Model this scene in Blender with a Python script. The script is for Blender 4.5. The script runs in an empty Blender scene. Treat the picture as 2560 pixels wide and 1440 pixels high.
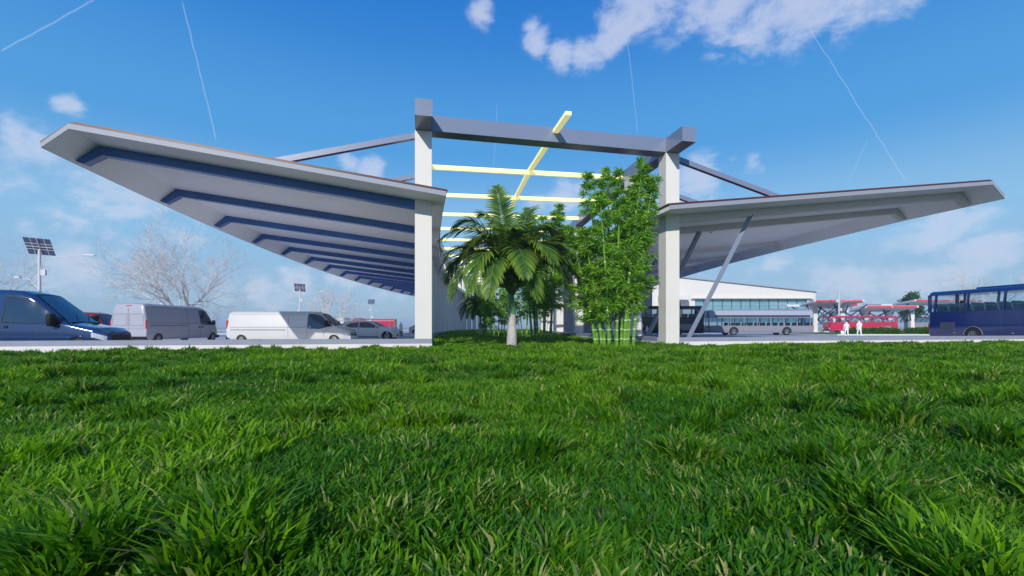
GD = 1.0
import bpy, math, random
import numpy as np
from mathutils import Vector, Matrix
R = math.radians
S = bpy.context.scene
COL = S.collection
random.seed(7)
rng = np.random.default_rng(11)

# ------------------------------------------------------------------ materials
MATS = {}
def mat(name, col, rough=0.5, metal=0.0, var=0.06, scale=3.0, bump=0.0, bscale=40.0, spec=0.5, coat=0.0, trans=0.0, alpha=1.0, emit=None):
    if name in MATS: return MATS[name]
    m = bpy.data.materials.new(name); m.use_nodes = True
    nt = m.node_tree; b = nt.nodes['Principled BSDF']
    b.inputs['Roughness'].default_value = rough
    b.inputs['Metallic'].default_value = metal
    b.inputs['Specular IOR Level'].default_value = spec
    b.inputs['Coat Weight'].default_value = coat
    b.inputs['Coat Roughness'].default_value = 0.12
    b.inputs['Transmission Weight'].default_value = trans
    b.inputs['Alpha'].default_value = alpha
    tc = nt.nodes.new('ShaderNodeTexCoord')
    n = nt.nodes.new('ShaderNodeTexNoise'); n.inputs['Scale'].default_value = scale; n.inputs['Detail'].default_value = 6
    n.inputs['Roughness'].default_value = 0.6
    nt.links.new(tc.outputs['Object'], n.inputs['Vector'])
    mr = nt.nodes.new('ShaderNodeMapRange'); mr.inputs['From Min'].default_value = 0.3; mr.inputs['From Max'].default_value = 0.7
    mr.inputs['To Min'].default_value = 1 - var; mr.inputs['To Max'].default_value = 1 + var
    nt.links.new(n.outputs['Fac'], mr.inputs['Value'])
    vm = nt.nodes.new('ShaderNodeVectorMath'); vm.operation = 'SCALE'; vm.inputs[0].default_value = col[:3]
    nt.links.new(mr.outputs['Result'], vm.inputs['Scale'])
    nt.links.new(vm.outputs['Vector'], b.inputs['Base Color'])
    if bump > 0:
        n2 = nt.nodes.new('ShaderNodeTexNoise'); n2.inputs['Scale'].default_value = bscale; n2.inputs['Detail'].default_value = 4
        nt.links.new(tc.outputs['Object'], n2.inputs['Vector'])
        bp = nt.nodes.new('ShaderNodeBump'); bp.inputs['Strength'].default_value = bump; bp.inputs['Distance'].default_value = 0.02
        nt.links.new(n2.outputs['Fac'], bp.inputs['Height']); nt.links.new(bp.outputs['Normal'], b.inputs['Normal'])
    if emit:
        b.inputs['Emission Color'].default_value = (*emit[:3], 1); b.inputs['Emission Strength'].default_value = emit[3]
    MATS[name] = m
    return m

M_WHITE = mat('white_render', (.73, .695, .65), .75, var=.03, scale=.7, bump=.08, bscale=25)
M_BASE = mat('pale_base_render', (.76, .70, .69), .8, var=.05, scale=1.2, bump=.1, bscale=25)
M_STEEL = mat('lilac_grey_steel', (.19, .225, .325), .28, var=.04, scale=.8, spec=.6)
M_COPE = mat('grey_coping', (.27, .29, .37), .7, var=.06, scale=1.5, bump=.1)
M_FASCIA = mat('fascia_grey', (.29, .305, .36), .5, var=.03, scale=.5)
M_SOFFIT = mat('soffit_panel', (.92, .91, .92), .42, var=.03, scale=.4)
M_REDROOF = mat('red_roof_sheet', (.12, .014, .018), .4, var=.1, scale=2)
M_GUTTER = mat('dark_gutter', (.05, .035, .02), .35, var=.2, scale=2)
M_YELLOW = mat('pale_yellow_glow', (.88, .82, .36), .5, var=.02, scale=1, emit=(1, .93, .42, .42))  # weak glow added so the undersides of the bars stay bright
M_ASPH = mat('asphalt', (.42, .425, .46), .85, var=.12, scale=.25, bump=.15, bscale=60)
M_PAVE = mat('pale_paving', (.66, .62, .62), .85, var=.06, scale=.4, bump=.1)
M_SOIL = mat('turf_soil', (.018, .045, .008), .95, var=.4, scale=3, bump=.5, bscale=20)
M_LAWN = mat('far_lawn', (.05, .13, .02), .95, var=.35, scale=2, bump=.4, bscale=30)
M_TYRE = mat('tyre_rubber', (.02, .02, .022), .7, var=.1)
M_RIM = mat('silver_rim', (.55, .56, .58), .3, metal=.8, var=.04)
M_BLACK = mat('black_plastic', (.012, .013, .016), .55, var=.1, spec=.2)
M_GLASS = mat('dark_glass', (.01, .03, .07), .04, var=.0, spec=1.0, coat=.6)
M_LAMPGL = mat('lamp_glass', (.55, .6, .66), .1, var=.05, coat=.8)
M_REDLAMP = mat('red_lamp', (.6, .02, .02), .15, var=.05, coat=.6)
M_GALV = mat('galvanised_pole', (.58, .56, .58), .45, var=.05)
M_LINE = mat('panel_gap', (.08, .085, .1), .7, var=.0)
M_TWIG = mat('pale_bark', (.62, .57, .54), .9, var=.15, scale=5)
M_FIG = mat('white_figure', (.80, .80, .84), .9, var=.0)

def tglass(name, tint, mixf, ior=1.5):
    m = bpy.data.materials.new(name); m.use_nodes = True
    nt = m.node_tree; out = nt.nodes['Material Output']; nt.nodes.remove(nt.nodes['Principled BSDF'])
    t = nt.nodes.new('ShaderNodeBsdfTransparent'); t.inputs['Color'].default_value = (*tint, 1)
    g = nt.nodes.new('ShaderNodeBsdfGlossy'); g.inputs['Roughness'].default_value = .03; g.inputs['Color'].default_value = (.85, .9, 1, 1)
    fr = nt.nodes.new('ShaderNodeFresnel'); fr.inputs['IOR'].default_value = ior
    ad = nt.nodes.new('ShaderNodeMath'); ad.operation = 'ADD'; ad.inputs[1].default_value = mixf
    nt.links.new(fr.outputs[0], ad.inputs[0])
    mx = nt.nodes.new('ShaderNodeMixShader')
    nt.links.new(ad.outputs[0], mx.inputs[0]); nt.links.new(t.outputs[0], mx.inputs[1]); nt.links.new(g.outputs[0], mx.inputs[2])
    nt.links.new(mx.outputs[0], out.inputs['Surface'])
    return m
M_CLEAR = tglass('clear_bus_glass', (.86, .93, .96), .02, 1.22)
M_TINT = tglass('tinted_bus_glass', (.55, .66, .74), .04, 1.35)
M_CURT = mat('curtain_wall_glass', (.16, .36, .40), .12, var=.25, scale=.12, spec=.9, coat=.5)

def leafmat(name, trans_col, attr='tint', rough=.45, tr=.35):
    m = bpy.data.materials.new(name); m.use_nodes = True
    nt = m.node_tree; b = nt.nodes['Principled BSDF']; out = nt.nodes['Material Output']
    a = nt.nodes.new('ShaderNodeAttribute'); a.attribute_name = attr
    nt.links.new(a.outputs['Color'], b.inputs['Base Color']); b.inputs['Roughness'].default_value = rough
    b.inputs['Specular IOR Level'].default_value = .22
    t = nt.nodes.new('ShaderNodeBsdfTranslucent')
    vm = nt.nodes.new('ShaderNodeVectorMath'); vm.operation = 'MULTIPLY'; vm.inputs[1].default_value = trans_col
    nt.links.new(a.outputs['Color'], vm.inputs[0]); nt.links.new(vm.outputs[0], t.inputs['Color'])
    mx = nt.nodes.new('ShaderNodeMixShader'); mx.inputs[0].default_value = tr
    nt.links.new(b.outputs[0], mx.inputs[1]); nt.links.new(t.outputs[0], mx.inputs[2]); nt.links.new(mx.outputs[0], out.inputs['Surface'])
    return m
M_GRASS = leafmat('grass_blades', (1.7, 1.8, .8), rough=.5, tr=.36)
M_LEAF = leafmat('leaf_green', (1.5, 1.6, .6), rough=.42, tr=.35)
M_PALM = leafmat('palm_leaflets', (1.5, 1.4, .5), rough=.38, tr=.25)

# ------------------------------------------------------------------ mesh helpers
class MB:
    def __init__(s): s.v = []; s.f = []; s.m = []
    def add(s, vs, fs, m=0):
        o = len(s.v); s.v += [tuple(p) for p in vs]; s.f += [tuple(i + o for i in f) for f in fs]; s.m += [m] * len(fs); return s
    def box(s, x0, x1, y0, y1, z0, z1, m=0):
        vs = [(x0,y0,z0),(x1,y0,z0),(x1,y1,z0),(x0,y1,z0),(x0,y0,z1),(x1,y0,z1),(x1,y1,z1),(x0,y1,z1)]
        return s.add(vs, [(0,3,2,1),(4,5,6,7),(0,1,5,4),(1,2,6,5),(2,3,7,6),(3,0,4,7)], m)
    def bar(s, p, q, w, h, up=(0,0,1), m=0):            # rectangular bar from p to q
        p = Vector(p); q = Vector(q); d = (q - p).normalized(); sd = d.cross(Vector(up))
        if sd.length < 1e-4: sd = d.cross(Vector((0,1,0)))
        sd.normalize(); u = sd.cross(d).normalized()
        a = sd * w / 2; b = u * h / 2
        vs = [p-a-b, p+a-b, p+a+b, p-a+b, q-a-b, q+a-b, q+a+b, q-a+b]
        return s.add(vs, [(0,1,2,3),(7,6,5,4),(0,4,5,1),(1,5,6,2),(2,6,7,3),(3,7,4,0)], m)
    def tube(s, pts, rad, n=8, m=0, cap=True):
        pts = [Vector(p) for p in pts]; rings = []; prev = None
        if not hasattr(rad, '__len__'): rad = [rad] * len(pts)
        for i, p in enumerate(pts):
            d = (pts[min(i+1, len(pts)-1)] - pts[max(i-1, 0)]).normalized()
            if prev is None:
                a = d.cross(Vector((0,0,1)));
                if a.length < .05: a = d.cross(Vector((1,0,0)))
            else: a = prev - d * prev.dot(d)
            a.normalize(); prev = a; b = d.cross(a)
            rings.append([p + (a*math.cos(2*math.pi*k/n) + b*math.sin(2*math.pi*k/n)) * rad[i] for k in range(n)])
        vs = [v for r in rings for v in r]; fs = []
        for i in range(len(pts)-1):
            for k in range(n):
                k2 = (k+1) % n; fs.append((i*n+k, i*n+k2, (i+1)*n+k2, (i+1)*n+k))
        if cap: fs.append(tuple(range(n))[::-1]); fs.append(tuple((len(pts)-1)*n+k for k in range(n)))
        return s.add(vs, fs, m)
    def prism(s, poly, axis, a0, a1, m=0):              # poly in the other two axes, extruded along axis
        n = len(poly)
        def P(q, a):
            if axis == 'x': return (a, q[0], q[1])
            if axis == 'y': return (q[0], a, q[1])
            return (q[0], q[1], a)
        vs = [P(q, a0) for q in poly] + [P(q, a1) for q in poly]
        fs = [tuple(range(n)), tuple(range(2*n-1, n-1, -1))] + [(i, n+i, n+(i+1)%n, (i+1)%n) for i in range(n)]
        return s.add(vs, fs, m)
    def grid(s, rows, m=0, closed=False):
        nc = len(rows[0]); vs = [v for r in rows for v in r]; fs = []
        for i in range(len(rows)-1):
            for k in range(nc if closed else nc-1):
                k2 = (k+1) % nc; fs.append((i*nc+k, i*nc+k2, (i+1)*nc+k2, (i+1)*nc+k))
        return s.add(vs, fs, m)
    def build(s, name, mats, parent=None, smooth=False, fix=True):
        me = bpy.data.meshes.new(name); me.from_pydata(s.v, [], s.f)
        if not isinstance(mats, (list, tuple)): mats = [mats]
        for m in mats: me.materials.append(m)
        if len(mats) > 1: me.polygons.foreach_set('material_index', s.m)
        me.update()
        if fix:
            import bmesh
            bm = bmesh.new(); bm.from_mesh(me); bmesh.ops.recalc_face_normals(bm, faces=bm.faces); bm.to_mesh(me); bm.free()
        if smooth:
            me.shade_smooth(); me.set_sharp_from_angle(angle=R(smooth if smooth is not True else 40))
        o = bpy.data.objects.new(name, me); COL.objects.link(o)
        if parent: o.parent = parent
        return o

def tag(o, label=None, cat=None, group=None, kind=None):
    if label: o['label'] = label
    if cat: o['category'] = cat
    if group: o['group'] = group
    if kind: o['kind'] = kind
    return o
def thing(name, label, cat, loc=(0,0,0), rz=0, group=None):
    o = bpy.data.objects.new(name, None); COL.objects.link(o); o.location = loc; o.rotation_euler = (0,0,rz)
    o.empty_display_size = .3
    return tag(o, label, cat, group)
def dup(root, loc, rz=0, label=None, group=None, scale=None):
    def cp(o, par):
        c = o.copy(); COL.objects.link(c)
        if par: c.parent = par
        for ch in [x for x in bpy.data.objects if x.parent == o and x != c]: cp(ch, c)
        return c
    r = cp(root, None); r.location = loc; r.rotation_euler = (0,0,rz)
    if scale: r.scale = (scale,)*3
    if label: r['label'] = label
    if group: r['group'] = group
    return r
def npmesh(name, V, F, sizes, mats, parent=None, tint=None, midx=None):
    me = bpy.data.meshes.new(name); nv = len(V)
    me.vertices.add(nv); me.vertices.foreach_set('co', V.astype(np.float32).ravel())
    me.loops.add(len(F)); me.loops.foreach_set('vertex_index', F.astype(np.int32))
    me.polygons.add(len(sizes)); st = np.concatenate([[0], np.cumsum(sizes)[:-1]]).astype(np.int32)
    me.polygons.foreach_set('loop_start', st); me.polygons.foreach_set('loop_total', np.asarray(sizes, np.int32))
    for m in (mats if isinstance(mats, (list, tuple)) else [mats]): me.materials.append(m)
    if midx is not None: me.polygons.foreach_set('material_index', midx.astype(np.int32))
    me.update(calc_edges=True)
    if tint is not None:
        a = me.color_attributes.new('tint', 'FLOAT_COLOR', 'POINT')
        c = np.ones((nv, 4), np.float32); c[:, :3] = tint; a.data.foreach_set('color', c.ravel())
    o = bpy.data.objects.new(name, me); COL.objects.link(o)
    if parent: o.parent = parent
    return o

# ------------------------------------------------------------------ camera, sun, sky
F_PX = 1150.0
ZC = 1.08
cam = bpy.data.cameras.new('camera'); co = bpy.data.objects.new('camera', cam); COL.objects.link(co); S.camera = co
co.location = (0, 0, ZC); co.rotation_euler = (R(90), 0, 0)
cam.sensor_width = 36; cam.lens = 36 * F_PX / 2560; cam.shift_y = 97 / 2560; cam.clip_end = 6000; cam.clip_start = .05

SUNDIR = Vector((.2165, 1.065, -.57)).normalized()      # the way the light travels
sl = bpy.data.lights.new('sun', 'SUN'); so = bpy.data.objects.new('sun', sl); COL.objects.link(so)
sl.energy = 3.0; sl.angle = R(.5); sl.color = (1, .955, .88)
so.rotation_euler = SUNDIR.to_track_quat('-Z', 'Y').to_euler(); so.location = (-10, -40, 30)
SUN_EL = math.asin(-SUNDIR.z); SUN_AZ = math.atan2(-SUNDIR.x, -SUNDIR.y)   # from +Y clockwise towards +X

w = bpy.data.worlds.new('World'); S.world = w; w.use_nodes = True
nt = w.node_tree; nt.nodes.clear(); L = nt.links.new
def N(t, **k):
    n = nt.nodes.new(t)
    for a, b in k.items(): setattr(n, a, b)
    return n
def math_(op, a, b=None, c=None, clamp=False):
    n = N('ShaderNodeMath', operation=op, use_clamp=clamp)
    for i, x in enumerate((a, b, c)):
        if x is None: continue
        if hasattr(x, 'links'): L(x, n.inputs[i])
        else: n.inputs[i].default_value = x
    return n.outputs[0]
out = N('ShaderNodeOutputWorld'); bg = N('ShaderNodeBackground'); bg.inputs['Strength'].default_value = .12
L(bg.outputs[0], out.inputs['Surface'])
sky = N('ShaderNodeTexSky', sky_type='NISHITA', sun_disc=False)
sky.sun_elevation = SUN_EL; sky.sun_rotation = SUN_AZ; sky.altitude = 0; sky.air_density = 1.0; sky.dust_density = .35; sky.ozone_density = 2.2
geo = N('ShaderNodeTexCoord'); DIR = geo.outputs['Generated']
sep = N('ShaderNodeSeparateXYZ'); L(DIR, sep.inputs[0])
hsv = N('ShaderNodeHueSaturation'); hsv.inputs['Saturation'].default_value = SAT if 'SAT' in globals() else 1.0
L(sky.outputs[0], hsv.inputs['Color'])
ramp = N('ShaderNodeValToRGB'); L(sep.outputs['Z'], ramp.inputs['Fac'])
ramp.color_ramp.interpolation = 'EASE'
stops = [(0, (.255,.43,.62)), (.08, (.27,.46,.68)), (.19, (.24,.50,.77)), (.36, (.066,.335,.74)), (.60, (.010,.19,.65)), (1, (.004,.09,.42))]
el = ramp.color_ramp.elements
while len(el) < len(stops): el.new(.5)
for e_, (p_, c_) in zip(el, stops): e_.position = p_; e_.color = (*[q/.12/8/1.24 for q in c_], 1)
gain = N('ShaderNodeVectorMath', operation='SCALE'); L(ramp.outputs['Color'], gain.inputs[0]); gain.inputs['Scale'].default_value = 8
skm = N('ShaderNodeMix', data_type='RGBA'); skm.inputs['Factor'].default_value = .88; L(hsv.outputs[0], skm.inputs['A']); L(gain.outputs[0], skm.inputs['B'])
def dirpx(px, py):
    return Vector(((px-1280)/F_PX, 1, (817-py)/F_PX)).normalized()
# stretched noise of the cloud field
mp = N('ShaderNodeMapping'); mp.inputs['Scale'].default_value = (1, 1, 1.7); L(DIR, mp.inputs['Vector'])
n1 = N('ShaderNodeTexNoise'); n1.inputs['Scale'].default_value = 12.0; n1.inputs['Detail'].default_value = 10; n1.inputs['Roughness'].default_value = .62
n1.inputs['Distortion'].default_value = .25; L(mp.outputs[0], n1.inputs['Vector'])
blobs = [ # direction px, py, radius (in direction units), weight
 (1330,60,.035,.9),(1345,105,.05,1.0),(1400,135,.05,1.0),(1465,140,.055,1.0),(1510,100,.05,.95),(1540,50,.075,1.0),(1590,15,.08,1.0),
 (1740,10,.09,1),(1830,35,.10,1),(1800,80,.06,1),(1900,85,.06,1),(1930,15,.12,1),(1860,80,.05,.9),(2010,20,.10,1),(2120,0,.09,.95),(2230,-15,.07,.8),(1700,-30,.12,1),
 (1205,35,.045,.8),(170,265,.032,.85),(45,312,.03,.7),(90,340,.03,.5),
 (1880,408,.03,.9),(1830,395,.022,.7),(1760,420,.06,.8),(1730,470,.085,.85),(1690,500,.08,.8),(870,405,.035,.8),(930,420,.05,.85),(620,375,.02,.6),(540,355,.018,.6),
 (1410,490,.06,.85),(1450,475,.04,.8),(1340,510,.05,.7),(1220,530,.035,.6),(1900,420,.02,.6),
 (140,400,.10,.7),(60,430,.07,.6),(230,450,.12,.75),(330,500,.12,.7),(210,550,.08,.6),(260,560,.08,.55),(480,540,.09,.5),(70,575,.025,.6),
 (2380,570,.10,.75),(2440,610,.08,.8),(2320,600,.06,.6),(2400,640,.08,.6),(2520,560,.03,.5),(1940,650,.04,.6),(1860,700,.05,.5),(2060,700,.055,.8),(2120,705,.04,.7),(2270,705,.06,.7),(2310,690,.03,.6),(2180,735,.06,.5),
 (200,655,.07,.75),(310,640,.05,.6),(140,690,.06,.5),(650,720,.05,.8),(740,700,.05,.85),(715,680,.03,.7),(870,710,.04,.85),(830,700,.03,.7),(690,735,.06,.6),(950,730,.04,.5),(560,720,.06,.55),(1000,740,.05,.4)]
acc = None
for px, py, r, wt in blobs:
    c = dirpx(px, py)
    d = N('ShaderNodeVectorMath', operation='DISTANCE'); L(DIR, d.inputs[0]); d.inputs[1].default_value = c
    mr = N('ShaderNodeMapRange', interpolation_type='SMOOTHSTEP'); L(d.outputs['Value'], mr.inputs['Value'])
    mr.inputs['From Min'].default_value = r * 1.15; mr.inputs['From Max'].default_value = 0
    mr.inputs['To Min'].default_value = 0; mr.inputs['To Max'].default_value = wt
    acc = mr.outputs[0] if acc is None else math_('SMOOTH_MAX', acc, mr.outputs[0], .1)
n2 = N('ShaderNodeTexNoise'); n2.inputs['Scale'].default_value = 5.0; n2.inputs['Detail'].default_value = 5; L(mp.outputs[0], n2.inputs['Vector'])
band = N('ShaderNodeMapRange'); L(sep.outputs['Z'], band.inputs['Value']); band.inputs['From Min'].default_value = .30; band.inputs['From Max'].default_value = .05
band.inputs['To Min'].default_value = 0; band.inputs['To Max'].default_value = .26
low = math_('MULTIPLY', n2.outputs['Fac'], band.outputs[0])
fld = math_('ADD', acc, low)
gate = math_('ADD', math_('MULTIPLY', acc, 2.2), math_('MULTIPLY', band.outputs[0], 3.0), clamp=True)
fld = math_('ADD', fld, math_('MULTIPLY', math_('MULTIPLY', math_('SUBTRACT', n1.outputs['Fac'], .5), 2.5), gate))
den = N('ShaderNodeMapRange', interpolation_type='SMOOTHSTEP'); L(fld, den.inputs['Value'])
den.inputs['From Min'].default_value = .24; den.inputs['From Max'].default_value = 1.22
den.inputs['To Min'].default_value = 0; den.inputs['To Max'].default_value = .82
# cloud colour: thick parts a little bluer-grey than the bright rims
thick = N('ShaderNodeMapRange'); L(fld, thick.inputs['Value']); thick.inputs['From Min'].default_value = .7; thick.inputs['From Max'].default_value = 1.5
cc = N('ShaderNodeMix', data_type='RGBA'); L(thick.outputs[0], cc.inputs['Factor'])
cc.inputs['A'].default_value = (4.7, 5.0, 5.95, 1); cc.inputs['B'].default_value = (2.85, 3.5, 5.1, 1)
mixc = N('ShaderNodeMix', data_type='RGBA'); L(den.outputs[0], mixc.inputs['Factor'])
L(skm.outputs['Result'], mixc.inputs['A']); L(cc.outputs['Result'], mixc.inputs['B'])
cur = mixc.outputs['Result']
# condensation trails: great-circle arcs between two directions
wn = N('ShaderNodeTexNoise'); wn.inputs['Scale'].default_value = 40; wn.inputs['Detail'].default_value = 3; L(DIR, wn.inputs['Vector'])
wob = math_('MULTIPLY', math_('SUBTRACT', wn.outputs['Fac'], .5), .004)
tacc = None
for (ax, ay, bx_, by_, wd, st) in [(0,130,240,-5,.0016,.5),(455,0,541,352,.0016,.55),(1244,258,1232,450,.0009,.45),(1570,110,1595,335,.0010,.55),(2020,65,2268,458,.0011,.5),(2170,350,2115,468,.0008,.45),(60,430,330,560,.001,.12)]:
    A = dirpx(ax, ay); B = dirpx(bx_, by_); nn = A.cross(B).normalized(); mid = (A+B).normalized(); half = (A-B).length/2
    d = N('ShaderNodeVectorMath', operation='DOT_PRODUCT'); L(DIR, d.inputs[0]); d.inputs[1].default_value = nn
    dd = math_('ABSOLUTE', math_('ADD', d.outputs['Value'], wob))
    e = N('ShaderNodeVectorMath', operation='DISTANCE'); L(DIR, e.inputs[0]); e.inputs[1].default_value = mid
    m1 = N('ShaderNodeMapRange', interpolation_type='SMOOTHSTEP'); L(dd, m1.inputs['Value']); m1.inputs['From Min'].default_value = wd; m1.inputs['From Max'].default_value = 0
    m1.inputs['To Max'].default_value = st*.45
    m2 = N('ShaderNodeMapRange'); L(e.outputs['Value'], m2.inputs['Value']); m2.inputs['From Min'].default_value = half; m2.inputs['From Max'].default_value = half*.93
    t = math_('MULTIPLY', m1.outputs[0], m2.outputs[0])
    tacc = t if tacc is None else math_('MAXIMUM', tacc, t)
mt = N('ShaderNodeMix', data_type='RGBA'); L(tacc, mt.inputs['Factor']); L(cur, mt.inputs['A']); mt.inputs['B'].default_value = (5.4, 6.0, 7.2, 1)
L(mt.outputs['Result'], bg.inputs['Color'])

S.view_settings.view_transform = 'Standard'; S.view_settings.look = 'None'; S.view_settings.exposure = .34; S.view_settings.gamma = 1
S.render.engine = 'CYCLES'
S.cycles.use_denoising = True
S.cycles.max_bounces = 8; S.cycles.transparent_max_bounces = 16; S.cycles.diffuse_bounces = 6; S.cycles.glossy_bounces = 3

# ------------------------------------------------------------------ curves of the crescent
TH0 = R(11.5)
def uv(th): return Vector((math.cos(th), math.sin(th), 0)), Vector((-math.sin(th), math.cos(th), 0))
CX, CY, RAD = 221.5, 66.0, 230.0
def left_at(s):                 # s metres along the left column line from the first column
    th = TH0 - s / RAD
    u, v = uv(th)
    return Vector((CX, CY, 0)) - u * RAD, -u, v
RP = [(7.74,22.7,11.5),(6.96,26.5,10.5),(5.6,39,7),(5.0,48.5,4),(4.8,58,1.5),(4.9,68,-1),(5.3,78,-3.5),(6.2,88,-6)]
def cr(p0,p1,p2,p3,t): return .5*((2*p1)+(-p0+p2)*t+(2*p0-5*p1+4*p2-p3)*t*t+(-p0+3*p1-3*p2+p3)*t**3)
def right_at(k):                # k = column index (float); below 0 runs straight on
    if k <= 0:
        u, v = uv(R(RP[0][2])); return Vector((RP[0][0], RP[0][1], 0)) + v*(k*4.0), u, v
    i = min(int(k), len(RP)-2); t = k - i
    q = [RP[max(i-1,0)], RP[i], RP[i+1], RP[min(i+2,len(RP)-1)]]
    x = q[1][0]*(1-t)+q[2][0]*t; y = q[1][1]*(1-t)+q[2][1]*t; a = cr(q[0][2],q[1][2],q[2][2],q[3][2],t)
    u, v = uv(R(a)); return Vector((x, y, 0)), u, v
Z = lambda h: h + ZC
Z_COPE = Z(-.52)
# ------------------------------------------------------------------ ground
g = MB(); g.add([(-990,-290,-.01),(990,-290,-.01),(990,1490,-.01),(-990,1490,-.01)], [(0,1,2,3)])
tag(g.build('ground', M_ASPH), kind='structure')
def sheet(name, m, poly, z, kind='structure', h=0):
    b = MB()
    if h: b.prism(poly, 'z', z-h, z)
    else: b.add([(x, y, z) for x, y in poly], [tuple(range(len(poly)))])
    return tag(b.build(name, m), kind=kind)
sheet('pavement', M_PAVE, [(-60,17.2-7),(-19.5,17.35),(-5.2,20.6),(-6.3,34),(-60,34)], .004)
sheet('pavement', M_PAVE, [(-22,48),(-4.5,46),(-4.5,60),(-26,64)], .10, h=.1)
sheet('pavement', M_PAVE, [(7,34),(60,36),(60,43),(6,43)], .10, h=.1)
sheet('pavement', M_PAVE, [(-60,66),(-8,66),(-8,67.5),(-60,67.5)], .10, h=.1)
def island(x0, x1, y0, y1):
    b = MB(); b.box(x0, x1, y0, y1, 0, .13); tag(b.build('kerb', M_WHITE), kind='structure')
    b = MB(); b.box(x0+.3, x1-.3, y0+.3, y1-.3, .12, .2); tag(b.build('lawn', M_LAWN), kind='structure')
island(41, 92, 58, 74)
island(40, 160, 96, 99)
island(-200, -30, 150, 190)
island(20, 400, 150, 190)
def lanes(pts, w=.12):
    b = MB()
    for (x0, y0, x1, y1) in pts:
        d = Vector((x1-x0, y1-y0, 0)).normalized(); n = Vector((-d.y, d.x, 0)) * w/2
        p, q = Vector((x0,y0,0)), Vector((x1,y1,0))
        b.add([(v.x, v.y, .010) for v in (p-n, p+n, q+n, q-n)], [(0,1,2,3)])
    return tag(b.build('road_markings', mat('road_paint', (.7,.7,.68), .8)), kind='structure')
lanes([(-30+i*2.7, 26, -30+i*2.7, 31) for i in range(9)] + [(8, 48.5, 60, 48.5), (41, 57, 90, 56.5), (-60, 60, -8, 60), (-28, 66, -28, 72), (-24, 66, -24, 72)])

# grass surface height: shared by the soil sheet, the blades and the plants standing in it
U0, V0 = uv(TH0)
C1 = left_at(0)[0]; D1 = Vector((RP[0][0], RP[0][1], 0))
FRONT_L = C1 - V0 * .36; FRONT_R = D1 - V0 * .36       # faces of the first columns = face of the plinth wall
def gz(x, y):
    x = np.asarray(x, float); y = np.asarray(y, float)
    z = .13 + .035*np.sin(x*.55+1.3)*np.cos(y*.41) + .03*np.sin(x*1.3+y*.8) + .02*np.sin(x*2.3-y*1.7+2)
    rise = np.clip((y-22)/40, 0, 1); z = z + .30*rise
    left = np.clip((-x-8)/12, 0, 1); return z + left*.0
xs = np.concatenate([np.linspace(-60, -16, 12), np.linspace(-15, 15, 61), np.linspace(16, 60, 12)])
ys = np.concatenate([np.linspace(-14, -1, 8), np.linspace(0, 30, 61), np.linspace(32, 96, 33)])
GXX, GYY = np.meshgrid(xs, ys)
def left_wall_x(y):  # garden edge on the left (face of the curved kerb)
    return CX - np.sqrt((RAD-.45)**2 - (np.asarray(y, float)-CY)**2)
_rk = [right_at(k/4)[0] - right_at(k/4)[1]*.42 for k in range(0, 29)]
_ry = np.array([p.y for p in _rk]); _rx = np.array([p.x for p in _rk])
def right_wall_x(y): return np.interp(y, _ry, _rx)
def front_line(x): return FRONT_L.y + (x - FRONT_L.x) * (FRONT_R.y-FRONT_L.y)/(FRONT_R.x-FRONT_L.x)
def in_grass(x, y, m=.02):
    fl = front_line(x)
    return (y < fl - m) | ((x > left_wall_x(np.clip(y, 18, 110)) + m) & (x < right_wall_x(y) - m) & (y < 93))
V = []; F = []
bm_ = MB(); rows = []
for j, y in enumerate(ys):
    rows.append([(x, y, float(gz(x, y)) - .02) for x in xs])
full = MB(); full.grid(rows)
keep = []
for f in full.f:
    cx_ = sum(full.v[i][0] for i in f)/4; cy_ = sum(full.v[i][1] for i in f)/4
    if cy_ < float(front_line(cx_)) + .0 or (float(left_wall_x(max(min(cy_,110),18))) - .7 < cx_ < float(right_wall_x(cy_)) + .5): keep.append(f)
full.f = keep; full.m = [0]*len(keep)
tag(full.build('lawn', M_SOIL), kind='structure')

# ------------------------------------------------------------------ plinth walls
def wall_run(label, pts, half, part_cap=.2, group=None):
    """a low wall following pts (list of (point, outward normal)); grey coping band proud by 3 mm on a pale base"""
    root = thing('plinth_wall', label, 'wall', tuple(pts[0][0]), 0, group)
    o = pts[0][0]
    for nm, m, z0, z1, e in (('wall_base', M_BASE, -.05, Z_COPE-.2, 0), ('coping', M_COPE, Z_COPE-.2, Z_COPE, .004)):
        b = MB(); rows = []
        for p, n in pts:
            a = p - n*(half+e) - o; c = p + n*(half+e) - o
            rows.append([(a.x,a.y,z0),(a.x,a.y,z1),(c.x,c.y,z1),(c.x,c.y,z0)])
        b.grid(rows, closed=True); b.add(rows[0], [(0,1,2,3)]); b.add(rows[-1], [(3,2,1,0)])
        b.build(nm, m, root)
    return root
cl = FRONT_L + V0*.2
wall_run('low pale plinth wall with grey coping in front of the parked vans on the left',
         [(cl + U0*a, -V0) for a in (-44, -30, -20, -12, -6, -2, .36)], .2)
cr_ = FRONT_R + V0*.2
wall_run('low pale plinth wall with grey coping running right to the blue coach',
         [(cr_ + U0*a, -V0) for a in (-.05+.42, 3, 8, 14, 20, 24.5)], .2)
wall_run('curved kerb wall carrying the long row of white columns on the left of the garden',
         [(left_at(s)[0], -left_at(s)[1]) for s in np.linspace(.36, 82, 60)], .42)
wall_run('kerb wall beneath the right hand columns behind the bamboo',
         [(right_at(k)[0], right_at(k)[1]) for k in np.linspace(.1, 7, 50)], .40)

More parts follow.
